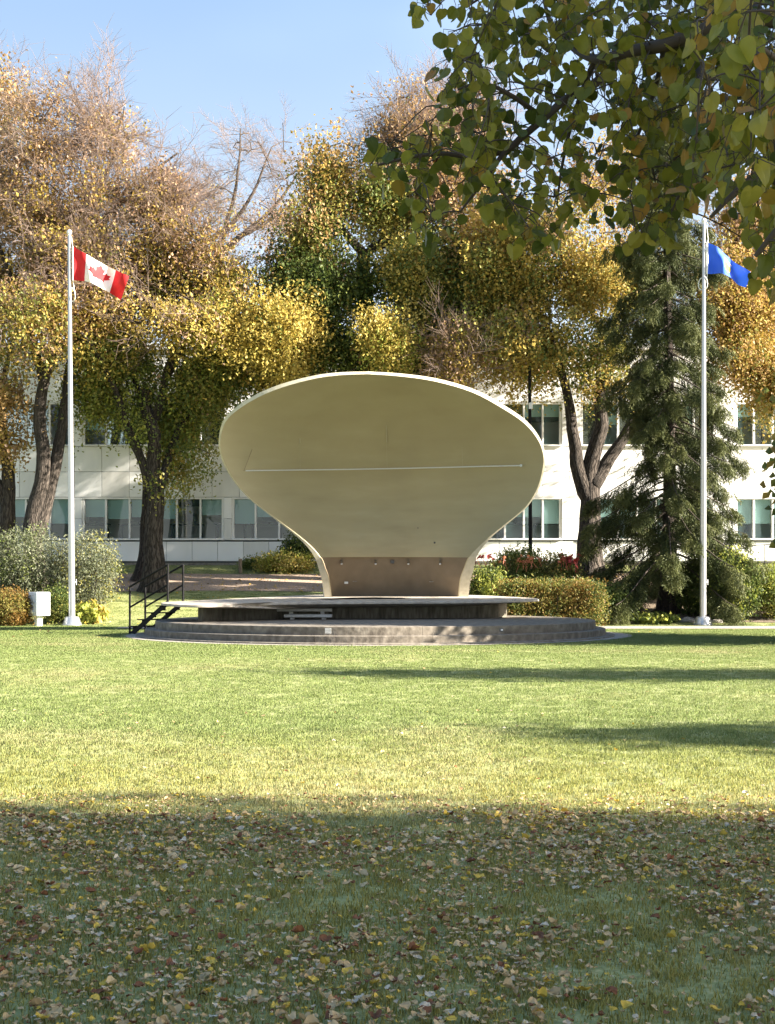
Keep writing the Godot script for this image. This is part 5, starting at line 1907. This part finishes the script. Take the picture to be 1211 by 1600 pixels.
# ---------------------------------------------------------------- grass and fallen leaves
func grass_tuft(n: int, tall: float, wide: float, reach: float) -> ArrayMesh:
	var g := Geo.new()
	for k in n:
		var p := Vector3(rf(-reach, reach), 0, rf(-reach, reach))
		var a := rf(0, TAU)
		var lean := Vector3(rf(-1, 1), 0, rf(-1, 1)) * tall * 0.55
		var h := tall * rf(0.5, 1.15)
		var side := Vector3(cos(a), 0, sin(a)) * wide
		var sh := rf(0.75, 1.3)
		g.col = Color(sh * rf(0.9, 1.15), sh, sh * rf(0.8, 1.0))
		var mid := p + lean * 0.35 + Vector3(0, h * 0.6, 0)
		var tip := p + lean + Vector3(0, h, 0)
		var nn := Vector3(-sin(a) * 0.4, 0.9, cos(a) * 0.4).normalized()
		var i0 := g.put(p - side, nn); g.put(p + side, nn); g.put(mid - side * 0.8, nn); g.put(mid + side * 0.8, nn); g.put(tip, nn)
		g.i.append_array(PackedInt32Array([i0, i0 + 2, i0 + 1, i0 + 1, i0 + 2, i0 + 3, i0 + 2, i0 + 4, i0 + 3]))
	return g.mesh()

func on_paving(p: Vector3) -> bool:
	var d := -p.z
	if Vector2(p.x - PLINTH.x, p.z - PLINTH.z).length() < 7.12:
		return true
	if d > 46.8 and d < 49.5 and p.x > -8.6:
		return true
	if d > 56.7 and d < 60.4:
		return true
	return d > 51.0 and d < 56.3 and p.x > 4.4

func build_grass() -> void:
	var dens := [[2.5, 430.0], [7.5, 400.0], [12.5, 230.0], [20.0, 120.0], [34.0, 66.0], [62.4, 44.0]]
	var tufts := [[grass_tuft(15, 0.025, 0.0019, 0.055), grass_tuft(15, 0.030, 0.0019, 0.055)], [grass_tuft(28, 0.021, 0.0025, 0.10), grass_tuft(28, 0.023, 0.0025, 0.10)], [grass_tuft(34, 0.024, 0.0045, 0.18), grass_tuft(34, 0.026, 0.0045, 0.18)]]
	var sets := {}
	for slice in 120:
		var from := 2.5 + slice * 0.5
		var per := 0.0
		for q in dens.size() - 1:
			if from >= dens[q][0]:
				per = lerpf(dens[q][1], dens[q + 1][1], (from - dens[q][0]) / (dens[q + 1][0] - dens[q][0]))
		for k in int(per * 0.5 * 2.0 * (0.28 * from + 3.0)):
			var d := from + rng.randf() * 0.5
			var x := rf(-1.0, 1.0) * (0.28 * d + 3.0)
			var around := d + rf(-3.0, 3.0)
			var kind := 0 if around < 12.5 else (1 if around < 32.0 else 2)
			var p := Vector3(x, ground_y(-d), -d)
			if d > 34.0 and on_paving(p):
				continue
			var s := rf(0.75, 1.25)
			var dry_and_shade_lift := wobble.get_noise_2d(x * 9.0, d * 9.0) * 0.9 + 0.32 * exp(-pow((d - 11.0) / 3.0, 2.0)) + rf(-0.35, 0.35)
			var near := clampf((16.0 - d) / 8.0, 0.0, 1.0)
			dry_and_shade_lift += 0.26 * near  # straw thatch, raised too to warm the shaded foreground
			var c := Color(0.185, 0.25, 0.080).lerp(Color(0.275, 0.325, 0.135), rng.randf()) * (1.0 + 0.15 * near)  # blades nearby tinted lighter and warmer: fill light for the shade put into colour
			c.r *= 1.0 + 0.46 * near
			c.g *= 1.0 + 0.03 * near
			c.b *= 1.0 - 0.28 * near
			if dry_and_shade_lift > 0.25:
				c = c.lerp(Color(0.48, 0.42, 0.25), clampf((dry_and_shade_lift - 0.25) * 1.1, 0.0, 0.75))
			var v := rng.randi() % 2
			var key := "%d %d" % [kind, v]
			if not sets.has(key):
				sets[key] = [tufts[kind][v], [], PackedColorArray()]
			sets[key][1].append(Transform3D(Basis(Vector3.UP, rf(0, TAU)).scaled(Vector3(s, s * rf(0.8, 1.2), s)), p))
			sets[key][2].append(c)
	for key in sets:
		var q: Array = sets[key]
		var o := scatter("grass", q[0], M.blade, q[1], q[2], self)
		tag(o, "short mown lawn grass, green with straw coloured blades", "grass")

func litter_leaf(sd: int) -> ArrayMesh:
	var g := Geo.new()
	var f := FastNoiseLite.new()
	f.seed = sd
	f.frequency = 0.7
	var rows := []
	var fold := rf(0.0, 1.0)
	var curl := rf(-0.9, 0.9)
	for k in 7:
		var t := k / 6.0
		var w := 0.5 * pow(sin(PI * pow(clampf(t, 0.02, 0.985), 0.8)), 0.75)
		var row := []
		for q in 5:
			var u := q / 4.0 * 2.0 - 1.0
			var x := u * w
			var y := t - 0.5
			row.append(Vector3(x, absf(u) * absf(u) * w * fold + curl * y * y * 0.8 + 0.30 * f.get_noise_2d(x * 4.0, y * 4.0) + 0.04, y) * Vector3(1.0 + 0.35 * f.get_noise_1d(y * 6.0), 1, 1))
		rows.append(row)
	g.grid(rows)
	for k in g.v.size():
		var sh := 1.0 + 0.35 * f.get_noise_2d(g.v[k].x * 5.0 + 9.0, g.v[k].z * 5.0)
		g.c[k] = Color(sh, sh, sh)
	return g.mesh()

func build_litter() -> void:
	var shapes := []
	for k in 9:
		shapes.append(litter_leaf(300 + k))
	var kinds := [
		["curled tan", Color(0.40, 0.27, 0.13), Color(0.60, 0.45, 0.25), 0.60],
		["bright yellow", Color(0.52, 0.36, 0.05), Color(0.66, 0.46, 0.09), 0.76],
		["dark red brown", Color(0.14, 0.055, 0.025), Color(0.26, 0.11, 0.05), 0.90],
		["pale bleached", Color(0.52, 0.43, 0.31), Color(0.68, 0.59, 0.45), 1.0]]
	var all := []
	for k in 33000:
		var d := 0.0
		if k < 3000 or (k >= 4900 and k < 13000):
			d = sqrt(lerpf(25.0, 121.0, rng.randf()))
		elif k < 3300:
			d = 10.5 + 7.5 * pow(rng.randf(), 1.5)
		elif k < 3460:
			d = rf(15.0, 46.0)
		elif k < 4400:
			d = rf(56.6, 60.4)
		elif k < 4900:
			d = rf(49.8, 62.0)
		else:
			d = sqrt(lerpf(25.0, 121.0, rng.randf()))
		var x := rf(-1.0, 1.0) * (0.27 * d + (1.2 if d < 20.0 else 0.0))
		var p := Vector3(x, ground_y(-d), -d)
		if (k < 3000 or k >= 4900) and wobble.get_noise_2d(x * 22.0, d * 22.0) < rf(-0.6, 0.12):
			continue
		if d > 10.1 and d < 13.0 and (k < 3000 or k >= 4900) and rng.randf() < 0.75:
			continue
		if k < 4400 and d < 50.0 and on_paving(p):
			continue
		var roll := rng.randf()
		var kind := 0
		while roll > kinds[kind][3]:
			kind += 1
		if d > 49.0 and rng.randf() < 0.8:
			kind = 1
		var c: Color = (kinds[kind][1] as Color).lerp(kinds[kind][2], rng.randf())
		var s := lerpf(0.018, 0.060, pow(rng.randf(), 1.7)) * (1.7 if d > 40.0 else (0.75 if d > 10.3 else 1.0))
		if k >= 13000:
			s = rf(0.010, 0.030)
		var b := Basis.from_euler(Vector3(rf(-0.28, 0.28), rf(0, TAU), rf(-0.35, 0.35))).scaled(Vector3(s * rf(0.7, 1.1), s, s))
		all.append([d, Transform3D(b, p + Vector3(0, rf(0.018, 0.034) if d < 45.0 else 0.04, 0)), c, kind, rng.randi() % 9, s])
	all.sort_custom(func(a, b): return a[5] / a[0] > b[5] / b[0])
	var mats := {}
	var rest := {}
	var count := 0
	for e in all:
		if count < 300 and absf(e[1].origin.x) < 0.258 * e[0] and e[0] > 5.35:
			count += 1
			var o := MeshInstance3D.new()
			o.name = numbered("fallen_leaf", self)
			o.mesh = shapes[e[4]]
			var key := "%d %d" % [e[3], int(e[2].r * 20.0)]
			if not mats.has(key):
				var m: StandardMaterial3D = M.litter.duplicate()
				m.albedo_color = (e[2] as Color).linear_to_srgb()
				mats[key] = m
			o.material_override = mats[key]
			o.transform = e[1]
			add_child(o, true)
			tag(o, leaf_label(kinds[e[3]][0], e), "leaf", "leaves fallen on the near lawn")
		else:
			if not rest.has(e[4]):
				rest[e[4]] = [[], PackedColorArray()]
			rest[e[4]][0].append(e[1])
			rest[e[4]][1].append(e[2])
	for k in rest:
		var o := scatter("leaf_litter", shapes[k], M.litter, rest[k][0], rest[k][1], self)
		tag(o, "scattered small fallen leaves over the lawn and the path", "leaves")

func leaf_label(look: String, e: Array) -> String:
	var u: float = e[1].origin.x / e[0] * FOCAL + 605.5
	var v: float = ROW_HORIZON + FOCAL * EYE / e[0]
	var size := "small" if e[5] < 0.042 else ("medium" if e[5] < 0.053 else "large")
	var side: String = ["at the picture's left edge", "far to the left", "left of the middle", "a little left of the middle", "in the middle", "a little right of the middle", "right of the middle", "far to the right", "at the picture's right edge"][clampi(int(u / 134.6), 0, 8)]
	var row: String = ["on the shadow's edge", "just inside the shade", "in the upper shade", "midway down the shade", "below mid shade", "low in the shade", "near the bottom edge", "along the bottom edge"][clampi(int((v - 1250.0) / 44.0), 0, 7)]
	return "%s %s leaf %s, %s" % [size, look, row, side]
